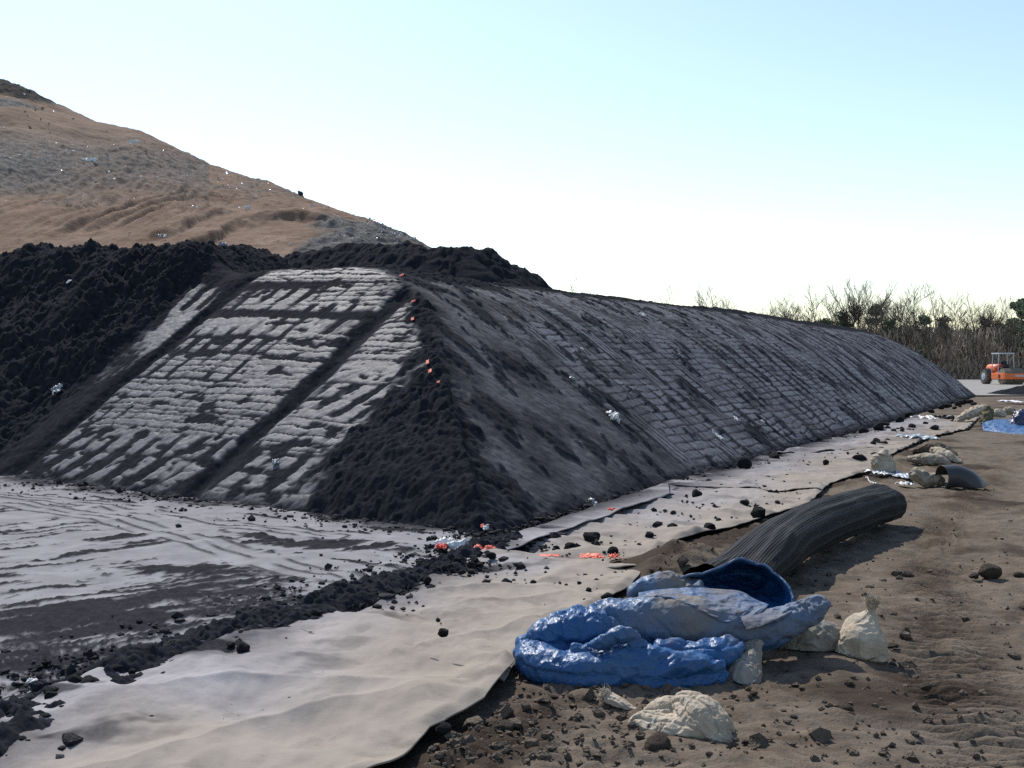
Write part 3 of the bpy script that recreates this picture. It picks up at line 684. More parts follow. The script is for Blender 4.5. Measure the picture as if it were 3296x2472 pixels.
def bm_obj(name, bm, mat, parent=None, smooth=False):
    me = bpy.data.meshes.new(name); bm.to_mesh(me); bm.free(); me.materials.append(mat)
    for p in me.polygons: p.use_smooth = smooth
    return link(name, me, parent)
M_ORANGE = plain('orange_paint', (.62, .13, .03), .45, .4, .12, 3, .05)
M_RED = plain('red_paint', (.5, .06, .04), .45, .4, .12, 3, .05)
M_TYRE = plain('dusty_rubber', (.10, .09, .08), .9, .2, .3, 4, .3)
M_STEEL = plain('pale_grey_steel', (.38, .42, .47), .5, .4, .1, 5, .05)
M_DARK = plain('dark_machine', (.02, .022, .03), .6, .3, .3, 5, .1)
M_MUDSTEEL = plain('muddy_steel', (.20, .18, .14), .8, .3, .5, 5, .3)
def build_roller():
    root = empty('road_roller', (49.4, 103.3, .07), RAD(184)); tag(root, 'orange padfoot roller with open canopy parked on the gravel pad', 'roller')
    b = bmesh.new(); bm_box(b, 0, -1.55, 1.5, 1.15, 2.3, 1.05, .3, .84); bm_box(b, 0, -.2, .95, 1.0, .9, .45, .08); bm_obj('engine_hood', b, M_ORANGE, root, True)
    b = bmesh.new(); bm_box(b, .1, -.42, 1.75, .95, .55, .5, .15, .8); bm_obj('seat_housing', b, M_RED, root, True)
    for sx in (1, -1):
        b = bmesh.new(); bm_cyl(b, (sx*.92, -1.5, .78), .78, .56, 'X', 44)
        bmesh.ops.bevel(b, geom=[e for e in b.edges if len(e.link_faces) == 2 and any(len(f.verts) > 6 for f in e.link_faces)], offset=.13, segments=3, affect='EDGES')
        for k in range(22):
            a = k*2*math.pi/22
            for sg in (-.14, .14):
                g = bmesh.ops.create_cube(b, size=1, matrix=Matrix.Translation((sx*.92+sg, -1.5+.785*math.cos(a+(.14 if sg > 0 else 0)), .78+.785*math.sin(a+(.14 if sg > 0 else 0)))) @ Matrix.Rotation(a, 4, 'X') @ Matrix.Rotation(.5*(1 if sg > 0 else -1), 4, 'Y') @ Matrix.Diagonal((.28, .07, .06, 1)))
        w = bm_obj('wheel', b, M_TYRE, root)
        b = bmesh.new(); bm_cyl(b, (sx*1.215, -1.5, .78), .36, .05, 'X', 28); bm_cyl(b, (sx*1.25, -1.5, .78), .15, .1, 'X', 16)
        bm_obj('rim', b, M_STEEL, w)
    b = bmesh.new(); bm_cyl(b, (0, 1.55, .78), .72, 2.05, 'X', 56); dr = bm_obj('drum', b, M_MUDSTEEL, root, False)
    b = bmesh.new()
    for i in range(13):
        for k in range(18):
            a = (k+.5*(i % 2))*2*math.pi/18; x = -.93+i*.155
            bmesh.ops.create_cone(b, cap_ends=True, segments=4, radius1=.085, radius2=.05, depth=.11, matrix=Matrix.Translation((x, 1.55+.76*math.cos(a), .78+.76*math.sin(a))) @ Matrix.Rotation(a-math.pi/2, 4, 'X') @ Matrix.Rotation(.785, 4, 'Z'))
    bm_obj('pads', b, M_MUDSTEEL, dr); 
    b = bmesh.new()
    for sx in (1, -1): bm_box(b, sx*1.2, 1.2, .82, .16, 2.3, .62, .04)
    bm_box(b, 0, 2.48, .78, 2.56, .2, .56, .05); bm_box(b, 0, .12, .85, 2.2, .24, .5, .05); bm_obj('drum_frame', b, M_ORANGE, root)
    b = bmesh.new(); bm_box(b, -.2, 2.583, .86, .85, .012, .16, 0); bm_obj('nameplate', b, M_STEEL, root)
    b = bmesh.new(); bm_cyl(b, (1.285, 1.55, .8), .2, .03, 'X', 20); bm_obj('hub_cover', b, M_DARK, root)
    b = bmesh.new(); bm_box(b, -.15, -.05, 1.45, .9, .55, .5, .05); bm_box(b, -.2, -.35, 1.95, .55, .16, .7, .06); bm_box(b, -.2, .25, 1.85, .5, .2, .35, .05); bm_obj('operator_console', b, M_DARK, root, True)
    b = bmesh.new(); bm_bar(b, (-.2, .2, 2.0), (-.2, .02, 2.2), .02)
    bmesh.ops.create_cone(b, segments=18, radius1=.2, radius2=.2, depth=.03, cap_ends=True, matrix=Matrix.Translation((-.2, .0, 2.22)) @ Matrix.Rotation(-.6, 4, 'X')); bm_obj('steering_wheel', b, M_DARK, root)
    can = None
    b = bmesh.new(); bm_box(b, -.05, -.15, 3.08, 1.65, 1.5, .12, .04); can = bm_obj('canopy', b, M_STEEL, root)
    for x0, y0 in ((.72, -.75), (-.82, -.75), (.72, .45), (-.82, .45)):
        b = bmesh.new(); bm_bar(b, (x0*1.08, y0*1.0, 1.15), (x0*.98, y0*.9, 3.03), .05); bm_obj('post', b, M_STEEL, root)
build_roller()
# ------------------------------------------------------------------ cloth-like lofts
def n3(P, s, seed, oct=3):
    x, y, z = P[..., 0]*s, P[..., 1]*s, P[..., 2]*s
    return (fbm(x+.7*z, y-.7*z, oct, seed)+fbm(x-.6*y, z+.5*y, oct, seed+40))*.6
def ridg(P, s, seed): return 1-2*np.abs(n3(P, s, seed, 2))
def vnormals(V, nr, nc, closed):
    G = V.reshape(nr, nc, 3)
    if closed: dv = np.roll(G, -1, 1)-np.roll(G, 1, 1)
    else: dv = np.gradient(G, axis=1)
    du = np.gradient(G, axis=0); n = np.cross(du, dv); n /= np.linalg.norm(n, axis=2)[..., None]+1e-9
    return n
def spline(pts, n):
    P = np.array(pts, float); k = len(P); t = np.linspace(0, k-1, n); i = np.clip(t.astype(int), 0, k-2); f = (t-i)[:, None]
    g = lambda j: P[np.clip(j, 0, k-1)]
    a, b, c, d = g(i-1), g(i), g(i+1), g(i+2)
    return .5*((2*b)+(-a+c)*f+(2*a-5*b+4*c-d)*f*f+(-a+3*b-3*c+d)*f**3)
def sweep(path, nr=90, nc=72, flat=1.0, close=True):
    """path: (x, y, z, r_side, r_up). Returns points (nr, nc, 3), outward normals, arc parameter and angle"""
    Q = spline(path, nr); C = Q[:, :3]; d = np.gradient(C, axis=0); d /= np.linalg.norm(d, axis=1)[:, None]+1e-9
    up = np.array([0, 0, 1.0]); side = np.cross(d, up); bad = np.linalg.norm(side, axis=1) < .25
    for i in range(nr):
        if bad[i]: side[i] = side[i-1] if i else np.array([1., 0, 0])
    side /= np.linalg.norm(side, axis=1)[:, None]; u2 = np.cross(side, d)
    a = np.linspace(0, 2*np.pi, nc, endpoint=False)
    c, s = np.cos(a), np.sin(a)
    P = C[:, None]+side[:, None]*(c[None, :, None]*np.maximum(Q[:, 3], .002)[:, None, None])+u2[:, None]*(s[None, :, None]*np.maximum(Q[:, 4], .002)[:, None, None])
    N = side[:, None]*c[None, :, None]+u2[:, None]*s[None, :, None]
    S_, A_ = np.meshgrid(np.linspace(0, 1, nr), a, indexing='ij')
    return P, N, S_, A_
def tube_faces(nr, nc, off=0):
    return grid_faces(nr, nc, closed=True)[:, ::-1]+off

def merged_skin(tubes, voxel, iters=3):
    """one closed skin over several tubes of points (nr, nc, 3)"""
    V, F, off = [], [], 0
    for P in tubes:
        nr, nc = P.shape[:2]; V.append(P.reshape(-1, 3)); V.append(np.array([P[0].mean(0), P[-1].mean(0)])); F.append(tube_faces(nr, nc, off))
        i0 = off+nr*nc; j = np.arange(nc); e = off+(nr-1)*nc
        F.append(np.stack([off+j, off+(j+1) % nc, np.full(nc, i0), np.full(nc, i0)], 1)); F.append(np.stack([e+(j+1) % nc, e+j, np.full(nc, i0+1), np.full(nc, i0+1)], 1)); off = i0+2
    V = np.concatenate(V); bm = bmesh.new(); vs = [bm.verts.new(v) for v in V]
    for q in np.concatenate(F):
        try: bm.faces.new([vs[i] for i in dict.fromkeys(q.tolist())])
        except ValueError: pass
    me = bpy.data.meshes.new('tmp'); bm.to_mesh(me); bm.free(); tmp = link('tmp', me)
    md = tmp.modifiers.new('r', 'REMESH'); md.mode = 'VOXEL'; md.voxel_size = voxel
    md2 = tmp.modifiers.new('s', 'SMOOTH'); md2.iterations = iters; md2.factor = .5
    dg = bpy.context.evaluated_depsgraph_get(); m2 = bpy.data.meshes.new_from_object(tmp.evaluated_get(dg)); bpy.data.objects.remove(tmp); return m2

def mat_tarp():
    m = NT('blue_tarp'); d = m.attr('dirt'); p = m.attr('pale'); n = m.noise(6, 5, .65); f = m.noise(60, 4, .7)
    c = m.mix(m.ramp(n, [(.3, 0), (.7, 1)]), (.006, .050, .155), (.014, .090, .25))
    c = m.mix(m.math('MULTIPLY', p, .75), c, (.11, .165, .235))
    dd = m.math('ADD', d, m.math('MULTIPLY', m.math('SUBTRACT', f, .5), .5)); dd = m.math('MULTIPLY', dd, m.math('GREATER_THAN', d, .02))
    c = m.mix(m.math('MULTIPLY', dd, .9, True), c, (.19, .155, .12))
    w1 = m.n('ShaderNodeTexWave'); w1.inputs['Scale'].default_value = 110; m.l(m.co(), w1.inputs[0])
    nr = m.bump(m.facets(13), .55, .035, m.bump(m.facets(30), .40, .014, m.bump(w1.outputs[0], .05, .002, m.bump(n, .2, .02))))
    return m.done(c, m.ramp(d, [(0, .43), (.6, .85)]), .32, nr)
M_TARP = mat_tarp()
M_BRASS = plain('brass', (.5, .38, .18), .4, .5, .2, 40, .05, .8)
def mat_bag(name, base, dark):
    m = NT(name); n = m.noise(7, 5, .7); f = m.noise(120, 3, .6)
    c = m.mix(m.ramp(n, [(.38, 0), (.66, 1)]), base, dark)
    return m.done(c, .9, .15, m.bump(f, .25, .004, m.bump(m.facets(24), .5, .016, m.bump(n, .3, .02))))
M_BAG = mat_bag('sandbag_cloth', (.46, .39, .305), (.29, .235, .175))
M_BAGDULL = mat_bag('dull_sandbag_cloth', (.33, .285, .225), (.20, .165, .125))
M_BAGGREY = mat_bag('grey_sandbag_cloth', (.27, .25, .22), (.17, .14, .115))  # grey-brown cloth, darker than the cream bags

CRUMPLE = []                    # cloth that is let buckle into wrinkles: (object, growth, hold, bending)
CR = {'rolled_body': (.22, .050, .004)}
def crumple_all(frames=26):
    mods = []
    for o, grow, pin, bend in CRUMPLE:
        n = len(o.data.vertices); vg = o.vertex_groups.new(name='hold'); vg.add(list(range(n)), pin, 'REPLACE')
        m = o.modifiers.new('cloth', 'CLOTH'); o.modifiers.move(len(o.modifiers)-1, 0); st = m.settings
        st.quality = 4; st.mass = .3; st.tension_stiffness = 40; st.compression_stiffness = 40; st.shear_stiffness = 20; st.bending_stiffness = bend
        st.vertex_group_mass = 'hold'; st.pin_stiffness = 1.0; st.shrink_min = -grow; st.effector_weights.gravity = 0.0; m.collision_settings.use_collision = False
        hid = [x for x in o.modifiers if x != m]
        for x in hid: x.show_viewport = False
        mods.append((o, m, hid))
    for f in range(1, frames+1): S.frame_set(f)
    dg = bpy.context.evaluated_depsgraph_get(); got = []
    for o, m, hid in mods:
        m2 = bpy.data.meshes.new_from_object(o.evaluated_get(dg)); c = np.empty(len(m2.vertices)*3, np.float32); m2.vertices.foreach_get('co', c); got.append(c); bpy.data.meshes.remove(m2)
    for (o, m, hid), c in zip(mods, got):
        o.modifiers.remove(m); o.vertex_groups.clear()
        for x in hid: x.show_viewport = True
        o.data.vertices.foreach_set('co', c); o.data.update()
    S.frame_set(1)

def tz(x, y): return 522+.1459*x, 546.8+.1459*y
def tp(x, y, dep): return at(*tz(x, y), dep)
def build_tarp():
    root = empty('blue_tarp', (*gp(640, 655), 0)); tag(root, 'crumpled blue tarp heaped on the dirt with its open fold facing the mesh roll', 'tarp')
    ro = np.array(root.location)
    k = 5.5*.1459/F_PX
    def path(pts): return [(*tp(x, y, d), r*k*d/5.5, r*k*d/5.5) for x, y, d, r in pts]
    parts = [
        path([(95, 700, 5.5, 40), (170, 690, 5.5, 95), (260, 650, 5.52, 128), (420, 600, 5.56, 140), (600, 555, 5.6, 150), (850, 525, 5.62, 158), (1100, 525, 5.62, 158), (1350, 545, 5.6, 135), (1600, 540, 5.6, 110), (1780, 480, 5.62, 84), (1890, 440, 5.64, 66), (1955, 420, 5.66, 30)]),   # main roll
        path([(120, 730, 5.45, 60), (190, 765, 5.38, 105), (300, 840, 5.27, 110), (520, 865, 5.22, 108), (760, 880, 5.2, 95), (980, 890, 5.2, 88), (1180, 880, 5.22, 84), (1260, 850, 5.25, 60)]),   # lower roll
        path([(560, 800, 5.2, 40), (720, 760, 5.2, 72), (900, 790, 5.18, 78), (1080, 820, 5.18, 74), (1220, 860, 5.2, 62), (1250, 920, 5.2, 36)]),   # folded hem
        path([(860, 700, 5.3, 60), (1000, 730, 5.3, 80), (1180, 760, 5.3, 90), (1330, 720, 5.35, 70), (1390, 690, 5.4, 30)]),
        path([(780, 900, 5.16, 30), (850, 930, 5.14, 62), (950, 950, 5.14, 50), (1000, 960, 5.15, 20)]),
        path([(400, 730, 5.3, 60), (500, 760, 5.28, 80), (700, 700, 5.3, 60)]),
        path([(480, 705, 5.22, 16), (570, 672, 5.2, 26), (660, 615, 5.2, 34), (730, 600, 5.2, 32), (780, 650, 5.2, 32), (810, 720, 5.2, 22)]),   # turned-up flap
        path([(780, 330, 5.85, 30), (900, 290, 5.9, 70), (1060, 280, 5.95, 75), (1200, 300, 5.9, 60)]),   # shoulder behind the roll
    ]
    m2 = merged_skin([sweep(pt, 70, 40)[0] for pt in parts], .0105)
    n = len(m2.vertices); co = np.empty(n*3, np.float32); m2.vertices.foreach_get('co', co); co = co.reshape(-1, 3).astype(float)
    no = np.empty(n*3, np.float32); m2.vertices.foreach_get('normal', no); no = no.reshape(-1, 3)
    # folds: rings across the left half of the roll, long folds along the lower bundle, sharp crumples everywhere
    px = 512+F_PX*co[:, 0]/co[:, 1]; py = 369-F_PX*(co[:, 2]-CAM_H)/co[:, 1]+0
    zx = (px-522)/.1459; zy = (py-546.8)/.1459+20
    upper = sm(690, 600, zy)*1.0; leftw = sm(900, 600, zx)
    ax = co[:, 0]*1.0-.35*co[:, 2]
    wn1 = n3(co, 3.0, 700)
    sw = lambda f: np.abs(np.sin(np.pi*f))**.55-.25
    rings = np.mod(ax/.105+1.1*n3(co, 2.2, 700)+.12*n3(co, 8, 704), 1)
    d = upper*leftw*.012*(sw(rings)-.45)*np.clip(.9+.9*n3(co, 3, 707), .15, 1.4)
    lw = co[:, 2]*1.0+.22*co[:, 0]*0+.030*n3(co, 2.2, 711)
    lf = np.mod(-lw/.078+.55*n3(co, 1.7, 713), 1)
    d += (1-upper)*.016*(sw(lf)-.45)*np.clip(.95+.8*n3(co, 3, 717), .15, 1.5)
    dg_ = np.mod((co[:, 0]*.8+co[:, 2]*1.4)/.12+.8*n3(co, 2.4, 719), 1)
    d += .009*(sw(dg_)-.45)*np.clip(.3+1.2*n3(co, 2.5, 723), 0, 1)
    d += .010*n3(co, 3.2, 735)+.010*ridg(co, 5.0, 736)+.006*ridg(co, 11, 738)+.003*n3(co, 26, 739)
    co = co+no*d[:, None]
    co[:, 2] = np.maximum(co[:, 2], -.01+ .01*n3(co, 5, 3))
    m2.vertices.foreach_set('co', co.astype(np.float32).ravel())
    topw = np.clip(no[:, 2], 0, 1)
    dirt = np.exp(-((zx-1050)/260)**2)*sm(690, 560, zy)*.85*sm(-.5, .5, n3(co, 6, 741)+.1)+.35*sm(900, 1200, zx)*upper+.25*topw*sm(.0, .4, n3(co, 5, 743))*sm(700, 1000, zx)
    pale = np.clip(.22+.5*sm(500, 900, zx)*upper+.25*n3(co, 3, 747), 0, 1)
    def finish(name, mesh, dirt, pale, par):
        for an, av in (('dirt', dirt), ('pale', pale)):
            a = mesh.attributes.new(an, 'FLOAT', 'POINT'); a.data.foreach_set('value', np.clip(av, 0, 1).astype(np.float32).ravel())
        mesh.materials.clear(); mesh.materials.append(M_TARP); mesh.polygons.foreach_set('use_smooth', np.ones(len(mesh.polygons), bool))
        o = link(name, mesh, par); o.matrix_parent_inverse = Matrix.Translation(-Vector(ro)); (name in CR) and CRUMPLE.append((o, *CR[name])); return o
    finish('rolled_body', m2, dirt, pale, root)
    def loft(rows, nu, nv):
        R = np.array([spline([tp(*p) for p in row], nv) for row in rows])
        return np.stack([spline(R[:, j], nu) for j in range(nv)], 1)
    # standing hood with a dark inside
    rim = [(1040, 235, 5.90), (1160, 200, 5.92), (1300, 160, 5.96), (1480, 96, 6.00), (1640, 122, 5.98), (1770, 205, 5.90), (1845, 330, 5.80), (1830, 430, 5.74), (1740, 500, 5.66)]
    mid = [(1040, 270, 6.02), (1160, 238, 6.16), (1300, 215, 6.30), (1480, 180, 6.40), (1620, 205, 6.36), (1730, 270, 6.20), (1790, 360, 6.0), (1790, 440, 5.78), (1720, 510, 5.66)]
    low = [(1040, 330, 5.86), (1160, 350, 5.92), (1300, 380, 5.96), (1450, 400, 5.98), (1580, 420, 5.94), (1680, 440, 5.86), (1740, 470, 5.78), (1750, 495, 5.7), (1710, 520, 5.64)]
    P = loft([rim, mid, low], 60, 150); N = vnormals(P, 60, 150, False)
    P = P+N*(.007*(1-1.7*np.abs(np.sin(np.arange(150)*.10+4.5*n3(P, 2.5, 751)))**.8)+.022*n3(P, 2.6, 753)+.007*n3(P, 8, 754))[..., None]
    u = np.linspace(0, 1, 60)[:, None]*np.ones((1, 150)); P[..., 2] += .012*np.exp(-(u/.05)**2)*noise(np.arange(150)*.07, np.zeros(150), 755)
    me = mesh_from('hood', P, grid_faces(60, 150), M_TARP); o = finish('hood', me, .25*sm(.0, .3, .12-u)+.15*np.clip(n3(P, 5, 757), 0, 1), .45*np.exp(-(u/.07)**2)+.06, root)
    md = o.modifiers.new('t', 'SOLIDIFY'); md.thickness = .012; md.offset = 0
    # grimy flap lying over the roll
    a = [(800, 318, 5.78), (960, 290, 5.84), (1160, 285, 5.86), (1330, 290, 5.86), (1500, 310, 5.84), (1600, 370, 5.78), (1690, 400, 5.72)]
    b = [(800, 335, 5.70), (980, 325, 5.68), (1160, 345, 5.66), (1310, 380, 5.62), (1450, 420, 5.58), (1560, 440, 5.56), (1660, 430, 5.58)]
    c = [(810, 348, 5.62), (990, 352, 5.57), (1150, 395, 5.515), (1280, 462, 5.465), (1400, 520, 5.455), (1510, 518, 5.47), (1600, 480, 5.51)]
    P = loft([a, b, c], 60, 150); N = vnormals(P, 60, 150, False)
    uu, vv = np.meshgrid(np.linspace(0, 1, 60), np.linspace(0, 1, 150), indexing='ij'); fq = np.mod(vv*7+1.6*uu+1.5*n3(P, 2.4, 761), 1)
    P = P+N*(.016*(np.where(fq < .8, fq/.8, (1-fq)/.2)-.5)*np.clip(.6+1.3*n3(P, 3, 765), 0, 1.2)*sm(0, .25, uu)+.008*n3(P, 5, 763))[..., None]
    me = mesh_from('flap', P, grid_faces(60, 150), M_TARP); o = finish('flap', me, .36+.6*n3(P, 6, 767), np.full(P.shape[:2], .50)+.3*n3(P, 4, 769), root)
    md = o.modifiers.new('t', 'SOLIDIFY'); md.thickness = .010; md.offset = 0
    # lip folded down under the mouth of the hood
    a = [(1480, 430, 5.62), (1600, 420, 5.62), (1720, 430, 5.62), (1830, 415, 5.66)]
    b = [(1500, 490, 5.48), (1600, 500, 5.46), (1720, 480, 5.5), (1840, 440, 5.58)]
    c = [(1540, 572, 5.40), (1630, 545, 5.42), (1740, 500, 5.46), (1850, 445, 5.54)]
    P = loft([a, b, c], 40, 90); N = vnormals(P, 40, 90, False); P = P+N*(.008*n3(P, 6, 771)+.004*n3(P, 16, 773))[..., None]
    me = mesh_from('lip', P, grid_faces(40, 90), M_TARP); o = finish('lip', me, .6+.4*n3(P, 6, 777), np.full(P.shape[:2], .6), root)
    md = o.modifiers.new('t', 'SOLIDIFY'); md.thickness = .012; md.offset = 0
    b = bmesh.new(); g = tp(1480, 447, 5.50); bmesh.ops.create_cone(b, segments=20, radius1=.009, radius2=.007, depth=.006, cap_ends=True, matrix=Matrix.Translation((g[0]-ro[0], g[1]-ro[1], g[2]-ro[2])) @ Matrix.Rotation(.9, 4, 'X'))
    bm_obj('grommet', b, M_BRASS, root)
build_tarp()

# ------------------------------------------------------------------ roll of black drainage mesh
def mat_mesh_roll():
    m = NT('drainage_mesh'); s = m.attr('along'); a = m.attr('around')
    wob = m.math('MULTIPLY', m.noise(2.2, 3), 1.5)
    def wave(v, k): return m.math('ADD', m.math('MULTIPLY', m.math('SINE', m.math('MULTIPLY', v, k)), .5), .5)
    g = m.math('MAXIMUM', m.math('POWER', wave(s, 2*math.pi/.021), 3.0), m.math('POWER', wave(a, 2*math.pi/.019), 3.0))
    band = m.attr('band')
    c = m.mix(g, (.005, .005, .006), (.036, .037, .041))
    c = m.mix(m.math('MULTIPLY', band, .55), c, (.075, .076, .08))
    c = m.mix(m.math('MULTIPLY', m.ramp(m.noise(4, 5, .7), [(.55, 0), (.75, 1)]), .4), c, (.12, .095, .07))
    return m.done(c, .7, .10, m.bump(g, .9, .012))
M_NET = mat_mesh_roll()
def build_mesh_roll():
    Rr = .202
    ctr = [(1.44, 7.02, .10), (1.82, 7.55, .20), (2.35, 8.42, .245), (2.95, 9.30, .245), (3.45, 10.0, .24), (3.76, 10.42, .225), (3.92, 10.60, .19)]
    path = [(*c, Rr*kx, Rr*ky) for c, kx, ky in zip(ctr, (1.25, 1.06, 1, 1, 1, .98, .86), (.42, .90, 1.02, 1.02, 1.0, .96, .8))]
    V, F, al, ar, bd, off = [], [], [], [], [], 0
    for lay, (k, t0, t1) in enumerate(((1.0, .0, 1), (.90, .0, .99), (.78, .02, .97))):
        nr, nc = 320, 150
        P, N, S_, A_ = sweep(path, nr, nc); C = P.mean(1, keepdims=True)
        L = 4.5*S_; circ = A_*Rr
        P = C+(P-C)*k
        nb = 15
        wv = A_*nb+1.1*np.exp(-(S_/.28)**2)*np.sin(L*9+A_*2)+2.2*noise(L*.8, A_*.9, 801)+1.6*sm(.3, .0, S_)*L*6
        bnd = np.sin(wv)*.5+.5
        P = P+N*(.0040*(bnd-.5)+.030*fbm(L*.7, np.cos(A_)*1.5, 3, 805)+.006*np.exp(-(S_/.10)**2)*np.sin(A_*3))[..., None]
        if lay == 0:                       # ragged near edge of the outer layer, lifted on its left side
            P = P+N*(np.exp(-(S_/.06)**2)*.07*np.clip(np.sin(A_-.5), 0, 1))[..., None]
        rnd = sm(.945, 1.0, S_); P = C+(P-C)*(1-.40*rnd**2)[..., None]
        P[..., 2] = np.maximum(P[..., 2], .012)
        F.append(tube_faces(nr, nc, off)); V.append(P.reshape(-1, 3)); off += nr*nc
        al.append(L.ravel()); ar.append(circ.ravel()+lay*.007); bd.append((np.clip(bnd, 0, 1)**3).ravel())
    me = mesh_from('mesh_roll', np.concatenate(V), np.concatenate(F), M_NET, True, {'along': np.concatenate(al), 'around': np.concatenate(ar), 'band': np.concatenate(bd)})
    o = link('mesh_roll', me); tag(o, 'long roll of black plastic drainage mesh lying behind the blue tarp', 'mesh roll')
build_mesh_roll()

# ------------------------------------------------------------------ sandbags
def tuft(p, d, n, L, spread, seed):
    r = np.random.default_rng(seed); segs = []
    d = Vector(d).normalized()
    for i in range(n):
        q = Vector(p)+Vector(r.normal(0, spread*.35, 3)); e = (d+Vector(r.normal(0, .35, 3))).normalized()
        m = q+e*L*.5; segs.append((tuple(q), tuple(m), .0022, .0018)); e2 = (e+Vector(r.normal(0, .5, 3))+Vector((0, 0, -.5))).normalized()
        segs.append((tuple(m), tuple(m+e2*L*.5), .0018, .0008))
    return tube_segs(segs, 4)
def sandbag(label, path, mat, seed, wr=.014, neck=None, folds=(1.0, 9), group='sandbags on the dirt', tuft_len=.07, zmin=0.0, neck_end=False):
    px = np.array(path); ox, oy = px[:, 0].mean(), px[:, 1].mean()
    near = np.mean([q[1] for q in path]) < 7
    P, N, S_, A_ = sweep(path, *((90, 84) if near else (44, 40))); nr, nc = S_.shape
    rr = np.linalg.norm(P-P.mean(1, keepdims=True), axis=2)
    sc = np.clip(rr/.1, .15, 1.2)
    P = P+N*(sc*(wr*.5*n3(P, 7, seed)+wr*.9*n3(P, 3.5, seed+6)))[..., None]
    wob = 2.6*noise(S_*4, A_*.8, seed+9); pl = 1-1.6*np.abs(np.sin(A_*folds[1]*.5+wob))**.7; pl2 = 1-1.6*np.abs(np.sin(A_*folds[1]*.27+wob*1.3+2*S_))**.6
    dark_end = np.minimum(S_*0+1-S_, 1.0) if neck_end else S_
    endw = np.exp(-(dark_end/.30)**2)+.35*np.exp(-((1-dark_end)/.12)**2)
    P = P+N*(pl*endw*rr*.22*folds[0]+pl2*(.35+.65*endw)*rr*.09*sm(-.4, .3, noise(A_*1.1, S_*3, seed+11)))[..., None]
    fl = ground_flat(P[..., 0], P[..., 1])+zmin
    P[..., 2] = np.where(P[..., 2] < fl+.012, fl+.012-.25*np.minimum(.06, fl+.012-P[..., 2]), P[..., 2])
    V = P.reshape(-1, 3); F = tube_faces(nr, nc); c0, c1 = P[0].mean(0), P[-1].mean(0)
    V = np.r_[V, [c0, c1]]; j = np.arange(nc); e = (nr-1)*nc
    V = V-np.array([ox, oy, 0])
    root = empty('sandbag', (ox, oy, 0)); tag(root, label, 'sandbag', group)
    bm = bmesh.new(); vs = [bm.verts.new(v) for v in V]
    for q in F: bm.faces.new([vs[i] for i in q])
    for q in j: bm.faces.new((vs[q], vs[(q+1) % nc], vs[nr*nc])); bm.faces.new((vs[e+(q+1) % nc], vs[e+q], vs[nr*nc+1]))
    bmesh.ops.recalc_face_normals(bm, faces=bm.faces)
    sk = bm_obj('sack', bm, mat, root, True); CRUMPLE.append((sk, .10, .13, .012))
    if neck:
        p, d, n = neck; tv, tf = tuft(p, d, n, tuft_len, .035, seed); tv = tv-np.array([ox, oy, 0])
        link('frayed_end', mesh_from('frayed_end', tv, tf, mat), root)
    return root
def ground_flat(X, Y): return ground_z(X, Y, False)
def bag(label, pts, mat, seed, **kw):
    """pts: (px, py, depth, half width in px, half height in px)"""
    hk = 1.0 if pts[0][2] < 7 else .86
    path = [(*at(px, py+(0 if hk == 1 else 1), d), a*d/F_PX, b*hk*d/F_PX) for px, py, d, a, b in pts]
    nk = kw.pop('neck_px', None)
    if nk: kw['neck'] = (at(*nk[0]), np.array(at(*nk[1]))-np.array(at(*nk[0])), nk[2])
    return sandbag(label, path, mat, seed, **kw)
def torn_sandbag():
    def pleat(pts, k, amp, seed, end=0):
        P, N, S_, A_ = sweep([(*at(px, py, d), a*d/F_PX, b*d/F_PX) for px, py, d, a, b in pts], 90, 110)
        q = (1-S_) if end else S_; rr = np.linalg.norm(P-P.mean(1, keepdims=True), axis=2)
        ph = A_*k*.5+1.6*noise(S_*3, A_*.7, seed)
        return P+N*((np.abs(np.sin(ph))**.6-.6)*rr*amp*(np.exp(-(q/.55)**2)+.12)+.006*n3(P, 7, seed+2))[..., None]
    tubes = [pleat([(607, 697, 4.88, 7, 5), (620, 704, 4.83, 6, 5), (636, 713, 4.77, 5, 4), (648, 719, 4.70, 8, 7)], 9, .45, 1601),
             pleat([(641, 716, 4.72, 6, 6), (652, 718, 4.68, 15, 12), (667, 714, 4.62, 19, 16), (681, 717, 4.58, 15, 14), (690, 726, 4.54, 9, 9)], 9, .40, 1605),
             pleat([(672, 706, 4.60, 6, 6), (684, 709, 4.56, 17, 17), (698, 717, 4.50, 25, 21), (711, 727, 4.44, 27, 18), (724, 739, 4.38, 20, 11), (734, 746, 4.35, 6, 4)], 10, .30, 1609),
             pleat([(630, 734, 4.56, 6, 7), (640, 727, 4.55, 11, 13), (658, 728, 4.50, 16, 12), (680, 731, 4.44, 18, 12), (702, 735, 4.40, 16, 10), (718, 739, 4.37, 9, 6)], 8, .42, 1613)]
    for P in tubes: P[..., 2] = np.maximum(P[..., 2], .006)
    me = merged_skin(tubes, .0055, 2); n = len(me.vertices); c = np.empty(n*3, np.float32); me.vertices.foreach_get('co', c); c = c.reshape(-1, 3)
    ctr = c.mean(0); ctr[2] = 0; me.vertices.foreach_set('co', (c-ctr).ravel())
    root = empty('sandbag', tuple(ctr)); tag(root, 'cream sandbag with a torn neck lying in front of the blue tarp', 'sandbag', 'sandbags on the dirt')
    me.name = 'sack'; me.materials.clear(); me.materials.append(M_BAG); me.polygons.foreach_set('use_smooth', np.ones(len(me.polygons), bool))
    sk = link('sack', me, root); CRUMPLE.append((sk, .10, .10, .010))
    tv, tf = tuft(at(609, 698, 4.87), np.array(at(601, 691, 4.89))-np.array(at(609, 698, 4.87)), 170, .05, .03, 901); link('frayed_end', mesh_from('frayed_end', tv-ctr, tf, M_BAG), root)
torn_sandbag()
